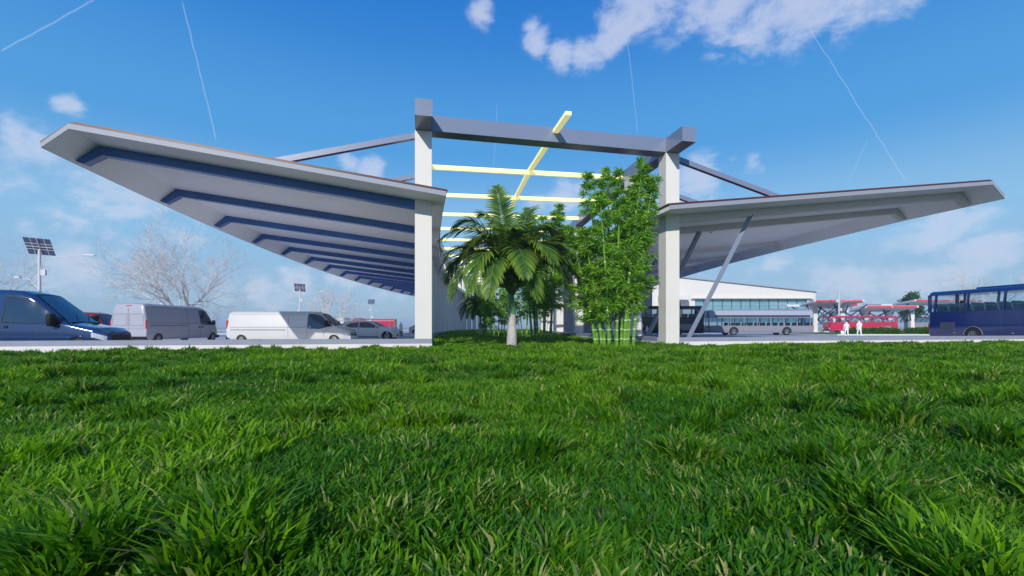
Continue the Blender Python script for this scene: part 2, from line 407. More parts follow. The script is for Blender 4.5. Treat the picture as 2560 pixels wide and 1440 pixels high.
# ------------------------------------------------------------------ canopies
H_SOF, SLOPE, THK = 5.45, .121, .19
def canopy(label, frames, roofpts, W, a_in, far_frames, root_loc, bay_names=None):
    root = thing('station_canopy', label, 'canopy', tuple(root_loc))
    o = Vector(root_loc)
    P = lambda c, n, a, z: tuple(c + n*a + Vector((0,0,z)) - o)
    # roof slab: section points (outward distance, underside height)
    fold = .82
    def section(c, n, off, th, lift):
        e = off
        lo = [(-a_in-e, H_SOF-SLOPE*a_in), (W, H_SOF+SLOPE*W), (W+fold+e, H_SOF+SLOPE*W-.72-e*.8)]
        up = [(a, z+th) for a, z in lo]; up[2] = (up[2][0]+.03, lo[2][1]+th*.8)
        return [P(c, n, a, Z(z+lift)) for a, z in lo + up[::-1]]
    b = MB(); rows = [section(c, n, 0, THK, 0) for c, n in roofpts]
    b.grid(rows, closed=True); b.build('roof_slab', M_SOFFIT, root)
    b = MB()
    for rw, (c, n), sg in ((rows[0], roofpts[0], -1), (rows[-1], roofpts[-1], 1)):
        t = Vector((-n.y, n.x, 0)); t = t if t.y > 0 else -t; e = t*.03*sg
        q = [tuple(Vector(p)+e) for p in rw]; k = len(q); b.add(list(rw)+q, [tuple(range(k)), tuple(range(k, 2*k))[::-1]] + [(j, (j+1)%k, k+(j+1)%k, k+j) for j in range(k)])
    o1 = [(c, n) for c, n in roofpts]
    rr2 = []
    for rw, (c, n) in zip(rows, roofpts): d = n*.012; rr2.append([tuple(Vector(rw[2])+d), tuple(Vector(rw[2])-n*.02+d), tuple(Vector(rw[3])-n*.02+d), tuple(Vector(rw[3])+d)])
    b.grid(rr2, closed=True)
    b.build('fascia', M_FASCIA, root)
    b = MB(); rows = [section(c, n, .03, .035, THK+.015) for c, n in roofpts]
    b.grid(rows, closed=True); b.add(rows[0], [tuple(range(6))]); b.add(rows[-1], [tuple(range(6))[::-1]])
    sh = b.build('gutter_lip', M_GUTTER, root)
    b = MB(); rows = []
    for c, n in roofpts:
        rows.append([P(c, n, a, Z(H_SOF+SLOPE*a+THK+z)) for a, z in ((-a_in-.05, .055),(W-.1,.055),(W-.1,.10),(-a_in-.05,.10))])
    b.grid(rows, closed=True); b.add(rows[0], [(0,1,2,3)]); b.add(rows[-1], [(3,2,1,0)])
    # standing seams of the sheet, running up the slope
    b.build('roof_sheet', M_REDROOF, root)
    # fascia trim line along the outer edge handled by slab; rafters, columns and top beam per frame
    for i, (c, n, v) in enumerate(frames):
        col = MB(); col.bar(Vector(P(c, n, 0, -.1 if i == 0 and bay_names else Z_COPE)), Vector(P(c, n, 0, Z(8.45))), .72, .72, up=(v.x, v.y, 0))
        oc = col.build('column', M_WHITE, root)
        bv = oc.modifiers.new('edge', 'BEVEL'); bv.width = .012; bv.segments = 2
        r = MB(); z0 = H_SOF - .005; dpt = .36
        hw = .17
        poly = [(.36, z0+SLOPE*.36), (W-.05, z0+SLOPE*W), (W+.72, z0+SLOPE*W-.64), (W+.72-.26, z0+SLOPE*W-.64-.10), (W-.16, z0+SLOPE*W-dpt), (.36, z0+SLOPE*.36-dpt)]
        pts = []
        for sgn in (-1, 1):
            for a, z in poly: q = c + n*a + v*(hw*sgn); pts.append((q.x-o.x, q.y-o.y, Z(z)-o.z))
        k = len(poly); r.add(pts, [tuple(range(k))[::-1], tuple(range(k, 2*k))] + [(j, k+j, k+(j+1)%k, (j+1)%k) for j in range(k)])
        r.build('rafter', M_RAFT[0 if bay_names is None else 1], root)
        s_ = MB(); q0 = c + n*.3; q1 = c + n*7.1
        s_.bar((q0.x-o.x, q0.y-o.y, Z(8.33)-o.z), (q1.x-o.x, q1.y-o.y, Z(6.50)-o.z), .22, .24)
        s_.build('tie_strut', M_STEEL, root)
    # beam along the column heads
    b = MB(); rows = []
    for c, n, v in [(frames[0][0]-frames[0][2]*1.75, frames[0][1], 0)] + [(c, n, 0) for c, n in far_frames]:
        rows.append([P(c, n, a, Z(z)) for a, z in ((-.35,8.46),(.35,8.46),(.35,9.14),(-.35,9.14))])
    b.grid(rows, closed=True); b.add(rows[0], [(0,1,2,3)]); b.add(rows[-1], [(3,2,1,0)])
    b.build('head_beam', M_STEEL, root)
    return root
M_RAFT_L = mat('rafter_steel_sky_tint', (.014, .11, .37), .16, var=.1, scale=.6, spec=.8)  # blue of shade and reflected sky put into the steel's base colour
M_RAFT_R = mat('rafter_pale_paint', (.66, .63, .60), .5, var=.03, scale=1)
M_RAFT = [M_RAFT_L, M_RAFT_R]
SP = 5.35
NL = 16
fl = [left_at(k*SP) for k in range(NL)]
rl = [left_at(s)[:2] for s in np.linspace(-1.55, (NL-1)*SP+1.5, 70)]
canopy('long left canopy curving away above the parked white vans, with blue rafters', fl, rl, 12.2, .9,
       [left_at(s)[:2] for s in np.linspace(.2, (NL-1)*SP, 60)], (C1.x, C1.y, 0))
fr = [right_at(k) for k in range(len(RP))]
rr = [right_at(k)[:2] for k in np.concatenate([np.linspace(-1.6/4, 0, 3), np.linspace(.05, 7.1, 60)]) if k <= 7]
CR = canopy('wide right canopy with pale rafters and leaning struts reaching over the grey city bus', fr, rr, 18.15, .9,
       [right_at(k)[:2] for k in np.linspace(.1, 7, 50)], (D1.x, D1.y, 0), bay_names=True)
for p, q in [((9.35,25.0,0),(12.25,23.55,Z(5.75))), ((9.5,33.0,0),(11.0,27.0,Z(5.55))), ((9.0,45.5,0),(12.6,40.2,Z(5.85))), ((8.6,52,0),(11.5,48.8,Z(5.8))), ((8.4,60,0),(10.5,58.2,Z(5.6)))]:
    b = MB(); b.bar(Vector(p)-D1, Vector(q)-D1, .21, .21); b.build('prop_strut', M_STEEL, CR)
for p, q in [((14.6,24.05,Z(6.75)),(14.1,25.2,Z(6.42))), ((12.6,27.5,Z(6.2)),(12.1,28.2,Z(5.85)))]:
    b = MB(); b.bar(Vector(p)-D1, Vector(q)-D1, .21, .21); b.build('strut_bracket', M_STEEL, CR)

# ------------------------------------------------------------------ pergola between the two rows
root = thing('pergola', 'grey cross beam with pale yellow lattice bars spanning the garden between the two canopies', 'pergola', tuple((C1+D1)/2))
o = (C1+D1)/2
b = MB(); a = C1 + U0*.352; c = D1 - U0*.352
b.bar(Vector((a.x,a.y,Z(8.80)))-o, Vector((c.x,c.y,Z(8.80)))-o, .70, .675)
ob = b.build('cross_beam', M_STEEL, root); bv = ob.modifiers.new('edge', 'BEVEL'); bv.width = .01
mids = []
for k in range(1, 15):
    L_ = left_at(k*SP); p = L_[0] - L_[1]*.36
    u = -L_[1]
    # meet the right head beam
    best = min((right_at(t)[0] for t in np.linspace(.02, 6.98, 240)), key=lambda q: abs((q - p).dot(L_[2])))
    q = best - u*.3
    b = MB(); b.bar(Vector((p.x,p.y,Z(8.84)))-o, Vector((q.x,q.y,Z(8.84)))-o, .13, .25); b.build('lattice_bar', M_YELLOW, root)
    mids.append((p+q)/2)
m0 = (C1+D1)/2
pts = [m0 - V0*2.2, m0] + mids
b = MB(); rows = []
for i, p in enumerate(pts):
    d = (pts[min(i+1,len(pts)-1)] - pts[max(i-1,0)]).normalized(); n = Vector((d.y,-d.x,0))*.13
    z0, z1 = Z(8.85)-.006+.03, Z(9.03)
    rows.append([tuple(p-n-o+Vector((0,0,z0))), tuple(p+n-o+Vector((0,0,z0))), tuple(p+n-o+Vector((0,0,z1))), tuple(p-n-o+Vector((0,0,z1)))])
b.grid(rows, closed=True); b.add(rows[0], [(0,1,2,3)]); b.add(rows[-1], [(3,2,1,0)])
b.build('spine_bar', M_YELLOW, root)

# ------------------------------------------------------------------ grass blades
def grass_field():
    Xs = []; Ys = []
    def band(y0, y1, dens):
        w1 = 1.22*y1 + 1.6
        n = int((y1-y0)*2*w1*dens)
        x = rng.uniform(-w1, w1, n); y = rng.uniform(y0, y1, n)
        k = (np.abs(x) < 1.18*y + 1.4) & in_grass(x, y, .05)
        Xs.append(x[k]); Ys.append(y[k])
    edges = [.7,1.5,2.3,3.2,4.3,5.6,7.2,9.2,11.8,15,19,24,30,40,60,93]
    for y0, y1 in zip(edges[:-1], edges[1:]):
        m = (y0+y1)/2
        band(y0, y1, GD * 9500 / (1 + (m/3.0)**1.40))
    x = np.concatenate(Xs); y = np.concatenate(Ys); n = len(x)
    # tufts: a jittered cell pattern gives each clump its own height, lean and hue
    def cell(sz, seed):
        cx = np.floor(x/sz); cy = np.floor(y/sz); best = np.full(n, 9.); bid = np.zeros(n); bx = np.zeros(n); by = np.zeros(n)
        for dx in (-1,0,1):
            for dy in (-1,0,1):
                ix, iy = cx+dx, cy+dy
                h1 = np.modf(np.abs(np.sin(ix*127.1+iy*311.7+seed)*43758.5453))[0]; h2 = np.modf(np.abs(np.sin(ix*269.5+iy*183.3+seed)*43758.5453))[0]
                px = (ix+h1)*sz; py = (iy+h2)*sz; d = np.hypot(x-px, y-py)/sz
                k = d < best; best = np.where(k, d, best); bid = np.where(k, np.modf(h1*91.7+h2*53.3)[0], bid); bx = np.where(k, x-px, bx); by = np.where(k, y-py, by)
        return best, bid, bx, by
    d1, id1, bx, by = cell(.36, 1.0); d2, id2, _, _ = cell(1.7, 5.0)
    low = .5 + .5*np.sin(x*.7+2*np.sin(y*.5))*np.cos(y*.6+1.7*np.sin(x*.33))
    hgt = .062 + .045*rng.random(n) + .085*(id1**2)*np.clip(1-d1, 0, 1) + .035*low
    tall = (id1 > .88) | ((id2 > .80) & (rng.random(n) < .5)); hgt = np.where(tall, hgt*(1.25+.55*rng.random(n)), hgt)
    hgt *= .85 + .4*rng.random(n)
    far = np.clip((y-6)/14, 0, 1); hgt *= 1 - .12*far
    wid = (.0055 + .0065*rng.random(n)) * (1 + .95*np.clip((y-2.5)/18, 0, 1)) * np.where(tall, 1.25, 1)
    ang = rng.uniform(0, 2*np.pi, n)
    lean = (.12 + .72*rng.random(n)**1.2) * hgt
    wx = .15*np.sin(x*1.1+y*.6) + .22*np.cos(id2*20) + .2*np.cos(id1*40); wy = .12*np.cos(y*.9+x*.4) + .22*np.sin(id2*20) + .2*np.sin(id1*40)
    lx = np.cos(ang)*.8 + bx*2.2 + wx; ly = np.sin(ang)*.8 + by*2.2 + wy
    ll = np.hypot(lx, ly) + 1e-6; lx /= ll; ly /= ll
    fx = -ly; fy = lx; tw = rng.normal(0, .6, n); c, s = np.cos(tw), np.sin(tw); fx, fy = fx*c-fy*s, fx*s+fy*c
    z = gz(x, y) - .015
    T = [0, .42, .78, 1.0]; Wd = [.75, 1.0, .62, 0]
    bend = [0, .14, .52, 1.0]; up = [0, .50, .84, 1.0]
    V = np.zeros((n, 7, 3)); hz = hgt * (1 - .22*rng.random(n))
    k = 0
    for t in range(4):
        cx_ = x + lx*lean*bend[t]; cy_ = y + ly*lean*bend[t]; cz_ = z + hz*up[t]
        if t < 3:
            for sg in (-1, 1):
                V[:, k, 0] = cx_ + fx*wid*Wd[t]*sg; V[:, k, 1] = cy_ + fy*wid*Wd[t]*sg; V[:, k, 2] = cz_; k += 1
        else: V[:, k, 0] = cx_; V[:, k, 1] = cy_; V[:, k, 2] = cz_
    base = (np.arange(n)*7)[:, None]
    f = np.concatenate([base+np.array([[0,1,3,2]]), base+np.array([[2,3,5,4]]), base+np.array([[4,5,6]])], axis=1).ravel()
    sizes = np.tile(np.array([4,4,3]), n)
    # blade colour: green family, by tuft, with some straw and some purplish brown tips
    g1 = np.array([.028,.130,.004]); g2 = np.array([.185,.385,.006]); g3 = np.array([.018,.105,.022]); straw = np.array([.40,.43,.13]); brown = np.array([.10,.07,.075])
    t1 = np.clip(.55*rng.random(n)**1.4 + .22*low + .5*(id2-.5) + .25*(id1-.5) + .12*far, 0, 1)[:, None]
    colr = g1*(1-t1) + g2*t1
    kk = (rng.random(n) < .25)[:, None]; colr = np.where(kk, colr*.5+g3*.5, colr)
    dry = rng.random(n) < (.018 + .16*((np.modf(id1*7.3)[0] > .74) & (d1 < .6)))
    br = rng.random(n) < .02
    C = np.repeat(colr[:, None, :], 7, axis=1) * (np.array([.28,.28,.78,.78,1.1,1.1,1.25])[None, :, None]*np.array([[1,1,1],[1,1,1],[1,1,1],[1,1,1],[1.15,1.05,1],[1.15,1.05,1],[1.35,1.12,1]])[None])  # blade feet coloured darker for the shade between blades, tips yellower
    C[dry] = C[dry]*np.array([1,1,.6,.6,.1,.1,0])[None,:,None] + straw*np.array([0,0,.4,.4,.85,.85,1])[None,:,None]
    C[br] = C[br]*np.array([1,1,.7,.7,.3,.3,0])[None,:,None] + brown*np.array([0,0,.3,.3,.8,.8,1])[None,:,None]
    print('blades', n)
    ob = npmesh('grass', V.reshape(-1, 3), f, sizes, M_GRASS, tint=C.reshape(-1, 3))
    tag(ob, kind='stuff')
grass_field()
# ------------------------------------------------------------------ road vehicles (local frame: +x forward, +y left, z up)
def paint(name, c, rough=.25, metal=.0, coat=.8): return mat(name, c, rough, metal=metal, var=.015, scale=1.5, coat=coat, spec=.5)
P_WHITE = paint('white_car_paint', (.57, .57, .58), coat=.4)
P_CARW = paint('white_car_paint_for_shade', (.80, .80, .82), coat=.3)  # white paint lightened to offset the canopy shade on this car
P_GREY = paint('silver_grey_paint', (.36, .37, .43), .35, coat=.3)
P_BLUE = paint('metallic_blue_paint', (.020, .055, .16), .14, metal=.3, coat=1.0)
P_NAVY = paint('navy_coach_paint', (.006, .030, .17), .14, coat=1.0)
P_DARK = paint('charcoal_coach_paint', (.022, .026, .04), .35, coat=.15)
P_RED = paint('crimson_paint', (.50, .015, .06), .25, coat=.6)
P_DRED = paint('dark_red_paint', (.22, .008, .02), .25, coat=.6)
P_SILV = paint('city_bus_silver', (.24, .245, .285), .3, coat=.4)

def lerp(x, xs, ys): return float(np.interp(x, xs, ys))
def smooth_profile(pts, n):
    xs = [p[0] for p in pts]; d = [0.]
    for a, b in zip(pts[:-1], pts[1:]): d.append(d[-1] + math.hypot(b[0]-a[0], b[1]-a[1]))
    out = []
    t = np.linspace(0, d[-1], n)
    return [(float(np.interp(q, d, [p[0] for p in pts])), float(np.interp(q, d, [p[1] for p in pts]))) for q in t]

class Shell:
    """car or van body: top profile, half width and shoulder height along x"""
    def __init__(s, top, wid, sh, zb=.25, tumble=.16, edge=.16, crown=.04):
        s.top, s.wid, s.sh, s.zb, s.tum, s.edge, s.crown = top, wid, sh, zb, tumble, edge, crown
    def zt(s, x): return lerp(x, *zip(*s.top))
    def w(s, x): return lerp(x, *zip(*s.wid))
    def zs(s, x): return min(lerp(x, *zip(*s.sh)), s.zt(x) - .06)
    def tw(s, x):            # half width at the roof edge
        h = max(0, s.zt(x) - s.zs(x)); return s.w(x) - s.tum * min(1.3, h / .8)
    def side(s, x, z):       # half width at height z
        zs, zt = s.zs(x), s.zt(x); w, tw = s.w(x), s.tw(x); ze = zt - min(s.edge, .6*(zt-zs))
        if z <= s.zb + .3: t = (z - s.zb)/.3; return w - .07*(1-max(0,t))**2
        if z <= zs: t = (z-s.zb-.3)/max(.01, zs-s.zb-.3); return w + .012*math.sin(math.pi*t)
        if z <= ze: t = (z-zs)/max(.01, ze-zs); return w + (tw-w)*(t**1.15)
        t = min(1, (z-ze)/max(.01, zt-ze)); return tw * math.sqrt(max(0, 1-(t*.62)**2))
    def ring(s, x):
        zs, zt = s.zs(x), s.zt(x); ze = zt - min(s.edge, .6*(zt-zs)); z = []
        z += [s.zb, s.zb+.1, s.zb+.3, (s.zb+.3+zs)/2, zs] + [zs+(ze-zs)*t for t in (.33,.66,1)] + [ze+(zt-ze)*t for t in (.4,.75,.94)]
        pr = [(s.side(x, q), q) for q in z]; tw = pr[-1][0]
        pr += [(tw*k, zt - (zt-ze)*.06*(1) + s.crown*(1-k*k)) for k in (.85,.6,.3)]
        r = [(x, y, q) for y, q in pr] + [(x, 0, zt-(zt-ze)*.06+s.crown)] + [(x, -y, q) for y, q in pr[::-1]]
        return r
    def topz(s, x, y):
        zs, zt = s.zs(x), s.zt(x); ze = zt - min(s.edge, .6*(zt-zs)); tw = max(.05, s.side(x, ze+(zt-ze)*.94))
        k = min(1, abs(y)/tw); return zt - (zt-ze)*.06 + s.crown*(1-k*k)
    def body(s, m, parent, n=64, name='body'):
        xs = sorted(set([p[0] for p in s.top] + list(np.linspace(s.top[0][0], s.top[-1][0], n)) + [p[0] for p in s.wid]))
        b = MB(); rows = [s.ring(x) for x in xs]; b.grid(rows, closed=True)
        b.add(rows[0], [tuple(range(len(rows[0])))]); b.add(rows[-1], [tuple(range(len(rows[-1])))[::-1]])
        return b.build(name, m, parent, smooth=48)
    def sidepatch(s, name, m, parent, xs, zlo, zhi, sg=1, off=.008, nz=6, n=14):
        """patch on the side between curves zlo(x), zhi(x) given as point lists"""
        b = MB(); rows = []
        for x in np.linspace(xs[0], xs[1], n):
            a, c = lerp(x, *zip(*zlo)), lerp(x, *zip(*zhi)); c = max(c, a+.002)
            rows.append([(x, sg*(s.side(x, z)+off), z) for z in np.linspace(a, c, nz)])
        b.grid(rows); return b.build(name, m, parent, smooth=30)
    def toppatch(s, name, m, parent, xs, k0, k1, off=.01, n=14, ny=12, curve=.06):
        b = MB(); rows = []
        for i, x in enumerate(np.linspace(xs[0], xs[1], n)):
            kk = k0 + (k1-k0)*i/(n-1); tw = s.side(x, s.zt(x)-.03)*kk; r = []
            for y in np.linspace(-tw, tw, ny):
                e = 1e-2; dz = (s.topz(x+e, y)-s.topz(x-e, y))/(2*e); nn = Vector((-dz, 0, 1)).normalized()
                p = Vector((x, y, s.topz(x, y))) + nn*off; r.append(tuple(p))
            rows.append(r)
        b.grid(rows); return b.build(name, m, parent, smooth=30)

def wheel(parent, x, y, r=.35, wd=.22, spokes=8, name='wheel'):
    sg = 1 if y > 0 else -1
    b = MB(); prof = [(r*.60, 0), (r*.97, 0), (r, wd*.12), (r, wd*.88), (r*.97, wd), (r*.6, wd)]
    rows = [[(x + math.cos(a)*q, y - sg*d, r + math.sin(a)*q) for q, d in prof] for a in np.linspace(0, 2*math.pi, 29)[:-1]]
    rows.append(rows[0]); b.grid(rows, closed=True); t = b.build(name, M_TYRE, parent, smooth=50)
    b = MB(); rows = [[(x + math.cos(a)*q, y - sg*d, r + math.sin(a)*q) for q, d in [(0, .05), (r*.14, .02), (r*.16, .05), (r*.52, .05), (r*.56, .015), (r*.62, .015), (r*.62, .12)]] for a in np.linspace(0, 2*math.pi, 29)]
    b.grid(rows)
    for k in range(spokes):
        a = 2*math.pi*k/spokes; c, s_ = math.cos(a), math.sin(a)
        b.bar((x+c*r*.12, y-sg*.02, r+s_*r*.12), (x+c*r*.57, y-sg*.012, r+s_*r*.57), .028, r*.13, up=(0,1,0))
    b.build('rim', M_RIM, t, smooth=40)
    return t
def arch(sh, parent, x, sg, r, m=M_BLACK, lip=None):
    n = 20; b = MB(); c = (x, sg*(sh.side(x, r)+.006), r*.86)
    ring = []
    for k in range(n+1):
        a = math.pi*k/n; px = x + math.cos(a)*r*1.2; pz = r*.86 + math.sin(a)*r*1.2
        ring.append((px, sg*(sh.side(px, pz)+.006), pz))
    lo = [(x-r*1.2, sg*(sh.side(x, sh.zb)+.012), sh.zb-.02), (x+r*1.2, sg*(sh.side(x, sh.zb)+.012), sh.zb-.02)]
    b.add([c]+ring+[lo[0], lo[1]], [(0,i,i+1) for i in range(1, n+1)] + [(0,n+1,n+2), (0,n+2,n+3), (0,n+3,1)])
    a_ = b.build('wheel_arch', m, parent)
    if lip:
        b = MB(); b.tube([(p[0], p[1], p[2]) for p in ring], .025, 6); b.build('arch_lip', lip, a_, smooth=True)
def strip(sh, name, m, parent, pts, sg, wdt=.008, off=.006):     # a thin line (door gap, rub strip) over the side
    b = MB(); P = []
    for (x0, z0), (x1, z1) in zip(pts[:-1], pts[1:]):
        for t in np.linspace(0, 1, 9)[:-1]: P.append((x0+(x1-x0)*t, z0+(z1-z0)*t))
    P.append(pts[-1]); b.tube([(x, sg*(sh.side(x, z)+off-.004), z) for x, z in P], wdt, 4)
    return b.build(name, m, parent)
def mirror(parent, x, y, z, sg, sc=1.0, m=M_BLACK):
    b = MB(); n = 10; rows = []
    for i, (t, k) in enumerate([(-.5,.6),(-.46,.86),(-.3,1),(0,1.03),(.3,1),(.46,.88),(.5,.6)]):
        rows.append([(x+math.cos(a)*.075*k*sc, y+sg*(.16+.105*np.sign(math.sin(a))*abs(math.sin(a))**.7*k*sc), z+t*.30*sc) for a in np.linspace(0, 2*math.pi, n+1)[:-1]])
    b.grid(rows, closed=True); b.add(rows[0], [tuple(range(n))]); b.add(rows[-1], [tuple(range(n))[::-1]])
    b.tube([(x+.02, y-.02*sg, z-.1*sc), (x, y+sg*.1, z-.06*sc)], .028, 6)
    o = b.build('wing_mirror', m, parent, smooth=45); return o
def antenna(parent, p, q):
    b = MB(); b.tube([p, q], [.009, .004], 5); b.build('aerial', M_BLACK, parent)
def lampbox(name, m, parent, x0, x1, y0, y1, z0, z1):
    b = MB(); b.box(x0, x1, y0, y1, z0, z1); o = b.build(name, m, parent)
    bv = o.modifiers.new('edge', 'BEVEL'); bv.width = .02; bv.segments = 2; return o

def van(label, name, loc, rz, body, Lh=2.7, H=2.5, W=1.03, shoulder=1.25, hood=.95, hoodz=1.15, wsx=.85, group='vans parked under the left canopy', belt_line=True, rear_win=False, wr=.33, wt_=.34, msz=1.15):
    """panel van: x from -Lh to Lh; wsx = length of the windscreen, hood = length of bonnet"""
    r = thing(name, label, 'van', loc, rz, group)
    f = Lh; xh = f - hood; xw = xh - wsx
    top = [(-Lh, H-.62), (-Lh+.03, H-.22), (-Lh+.10, H-.05), (-Lh+.3, H), (xw-.8, H), (xw-.35, H-.035), (xw, H-.14), (xw+.12, H-.21), (xh, hoodz+.10), (xh+.15, hoodz+.03), (f-.35, hoodz-.14), (f-.12, hoodz-.30), (f-.02, hoodz-.52), (f, hoodz-.62)]
    wid = [(-Lh, W-.03), (-Lh+.08, W), (xh-.4, W), (xh+.2, W-.03), (f-.45, W-.09), (f-.15, W-.22), (f, W-.38)]
    she = [(-Lh, shoulder), (xw, shoulder), (xh, hoodz-.02), (f, hoodz-.4)]
    s = Shell(top, wid, she, zb=.28, tumble=.15, edge=.2)
    s.body(body, r)
    s.toppatch('window_seal', M_BLACK, r, (xw+.06, xh+.07), .90, .96, off=.006); s.toppatch('windscreen', M_GLASS, r, (xw+.14, xh+.02), .84, .90, off=.014)
    for sg in (1, -1):
        zl = [(xw-.75, shoulder+.02), (xw, shoulder-.02), (xh-.02, hoodz+.07)]
        zh = [(xw-.75, H-wt_), (xw-.15, H-wt_-.02), (xw+.1, H-wt_-.11), (xh-.02, hoodz+.12)]
        s.sidepatch('window_seal', M_BLACK, r, (xw-.76, xh-.04), [(a, z-.04) for a, z in zl], [(a, z+.04) for a, z in zh], sg, .004)
        s.sidepatch('side_window', M_GLASS, r, (xw-.72, xh-.1), zl, zh, sg, .012)
        g_ = MB()
        dl = []
        strip(s, 'door_gap', M_LINE, r, [(xw-.80, .42), (xw-.80, H-.26), (xw-.1, H-.28)], sg)
        strip(s, 'door_gap', M_LINE, r, [(xw+.25, .45), (xw+.27, shoulder-.3), (xh-.1, hoodz+.02)], sg)
        strip(s, 'door_gap', M_LINE, r, [(xw-2.0, .42), (xw-2.0, H-.22)], sg)
        strip(s, 'panel_crease', M_LINE, r, [(-Lh+.25, shoulder+.05), (xw-.95, shoulder+.05)], sg, .010)
        strip(s, 'panel_crease', M_LINE, r, [(-Lh+.28, H-.20), (xw-.95, H-.22)], sg, .006)
        strip(s, 'sliding_rail', mat('rail_grey', (.12,.13,.2), .5), r, [(-Lh+.3, shoulder-.12), (xw-2.15, shoulder-.12)], sg, .022)
        for dx in (-.92, -.62):
            lampbox('door_handle', M_BLACK if body != P_WHITE else mat('grey_trim', (.4,.42,.48), .5), r, xw+dx-.07, xw+dx+.07, sg*(s.side(xw+dx, 1.05))-.02, sg*(s.side(xw+dx, 1.05))+.02, 1.02, 1.13)
        for wx in (-Lh+.95, f-.98):
            arch(s, r, wx, sg, wr+.01, lip=body); wheel(r, wx, sg*(s.side(wx, .4)+.03), wr)
        mirror(r, xh-.35, sg*(W-.02), hoodz+.18, sg, msz)
        lampbox('tail_lamp', M_REDLAMP, r, -Lh-.012, -Lh+.09, sg*(W-.02)-.07, sg*(W-.02)+.01 if sg > 0 else sg*(W-.02)+.07, .95, 1.5) if sg > 0 else lampbox('tail_lamp', M_REDLAMP, r, -Lh-.012, -Lh+.09, -W+.01, -W+.09, .95, 1.5)
        s.sidepatch('headlight', M_LAMPGL, r, (f-.52, f-.08), [(f-.48, hoodz-.50), (f-.08, hoodz-.66)], [(f-.48, hoodz-.31), (f-.08, hoodz-.46)], sg, .01)
    # grille and bumper on the nose
    b = MB(); b.box(f-.10, f+.02, -.5, .5, hoodz-.70, hoodz-.62); b.box(f-.12, f+.015, -.52, .52, hoodz-.58, hoodz-.51); b.box(f-.16, f+.0, -.5, .5, hoodz-.47, hoodz-.42)
    b.build('grille', M_BLACK, r)
    lampbox('bumper', M_BLACK if body is not P_WHITE else mat('grey_trim', (.4,.42,.48), .5), r, f-.5, f+.05, -W+.2, W-.2, .26, .50)
    lampbox('rear_bumper', M_BLACK, r, -Lh-.06, -Lh+.2, -W+.04, W-.04, .28, .48)
    # rear doors: window recess outline, centre gap, high brake lamp
    b = MB(); xr = -Lh-.004
    b.box(xr-.004, xr, -.006, .006, .5, H-.3); b.box(xr-.004, xr, -W+.12, W-.12, .98, .99)
    for sg in (1, -1):
        b.tube([(xr, sg*y, z) for y, z in ((.1,1.15),(.08,1.25),(.08,H-.72),(.1,H-.66),(W-.28,H-.66),(W-.2,H-.74),(W-.16,1.25),(W-.2,1.15),(.1,1.15))], .007, 4)
    b.build('rear_door_gap', M_LINE, r)
    lampbox('brake_lamp', M_REDLAMP, r, -Lh-.0, -Lh+.15, -.18, .18, H-.16, H-.12)
    b = MB(); b.box(xh-.05, xh+.1, -W+.25, W-.25, hoodz+.065, hoodz+.10); b.build('cowl', M_BLACK, r)
    for y in (-.35, .3):
        b = MB(); b.tube([(xh-.0, y, s.topz(xh, y)+.03), (xh-.35, y+.45, s.topz(xh-.35, y+.4)+.03)], .012, 4); b.build('wiper', M_BLACK, r)
    antenna(r, (xw-.1, 0, H-.14), (xw-.65, 0, H+.32))
    return r

BL = van('blue panel van with glossy windscreen, cut by the left edge of the photo', 'parked_van', (-18.95, 18.85, 0), R(9), P_BLUE, Lh=2.65, H=2.54, W=1.02, shoulder=1.25, hood=1.40, hoodz=1.16, wsx=1.35, msz=1.6)
antenna(BL, (.9, -.85, 2.0), (.5, -.85, 2.5))
# roof gutters and chrome trim of the blue van
van('tall grey van showing its two rear doors, second from the left', 'parked_van', (-23.55, 31.85, 0), R(90), P_GREY, Lh=3.62, H=2.53, W=1.13, shoulder=1.28, hood=.75, hoodz=1.22, wsx=.8)
van('long white van seen side on, between the grey van and the nearest white column', 'parked_van', (-14.5, 30.7, 0), R(2), P_WHITE, Lh=3.90, H=2.08, W=1.02, shoulder=1.0, wt_=.19, hood=1.05, hoodz=1.12, wsx=.85, wr=.28)
van('red van largely hidden behind the blue van windscreen', 'parked_van', (-34.6, 37.5, 0), R(0), P_DRED, Lh=3.1, H=2.25, W=1.0)

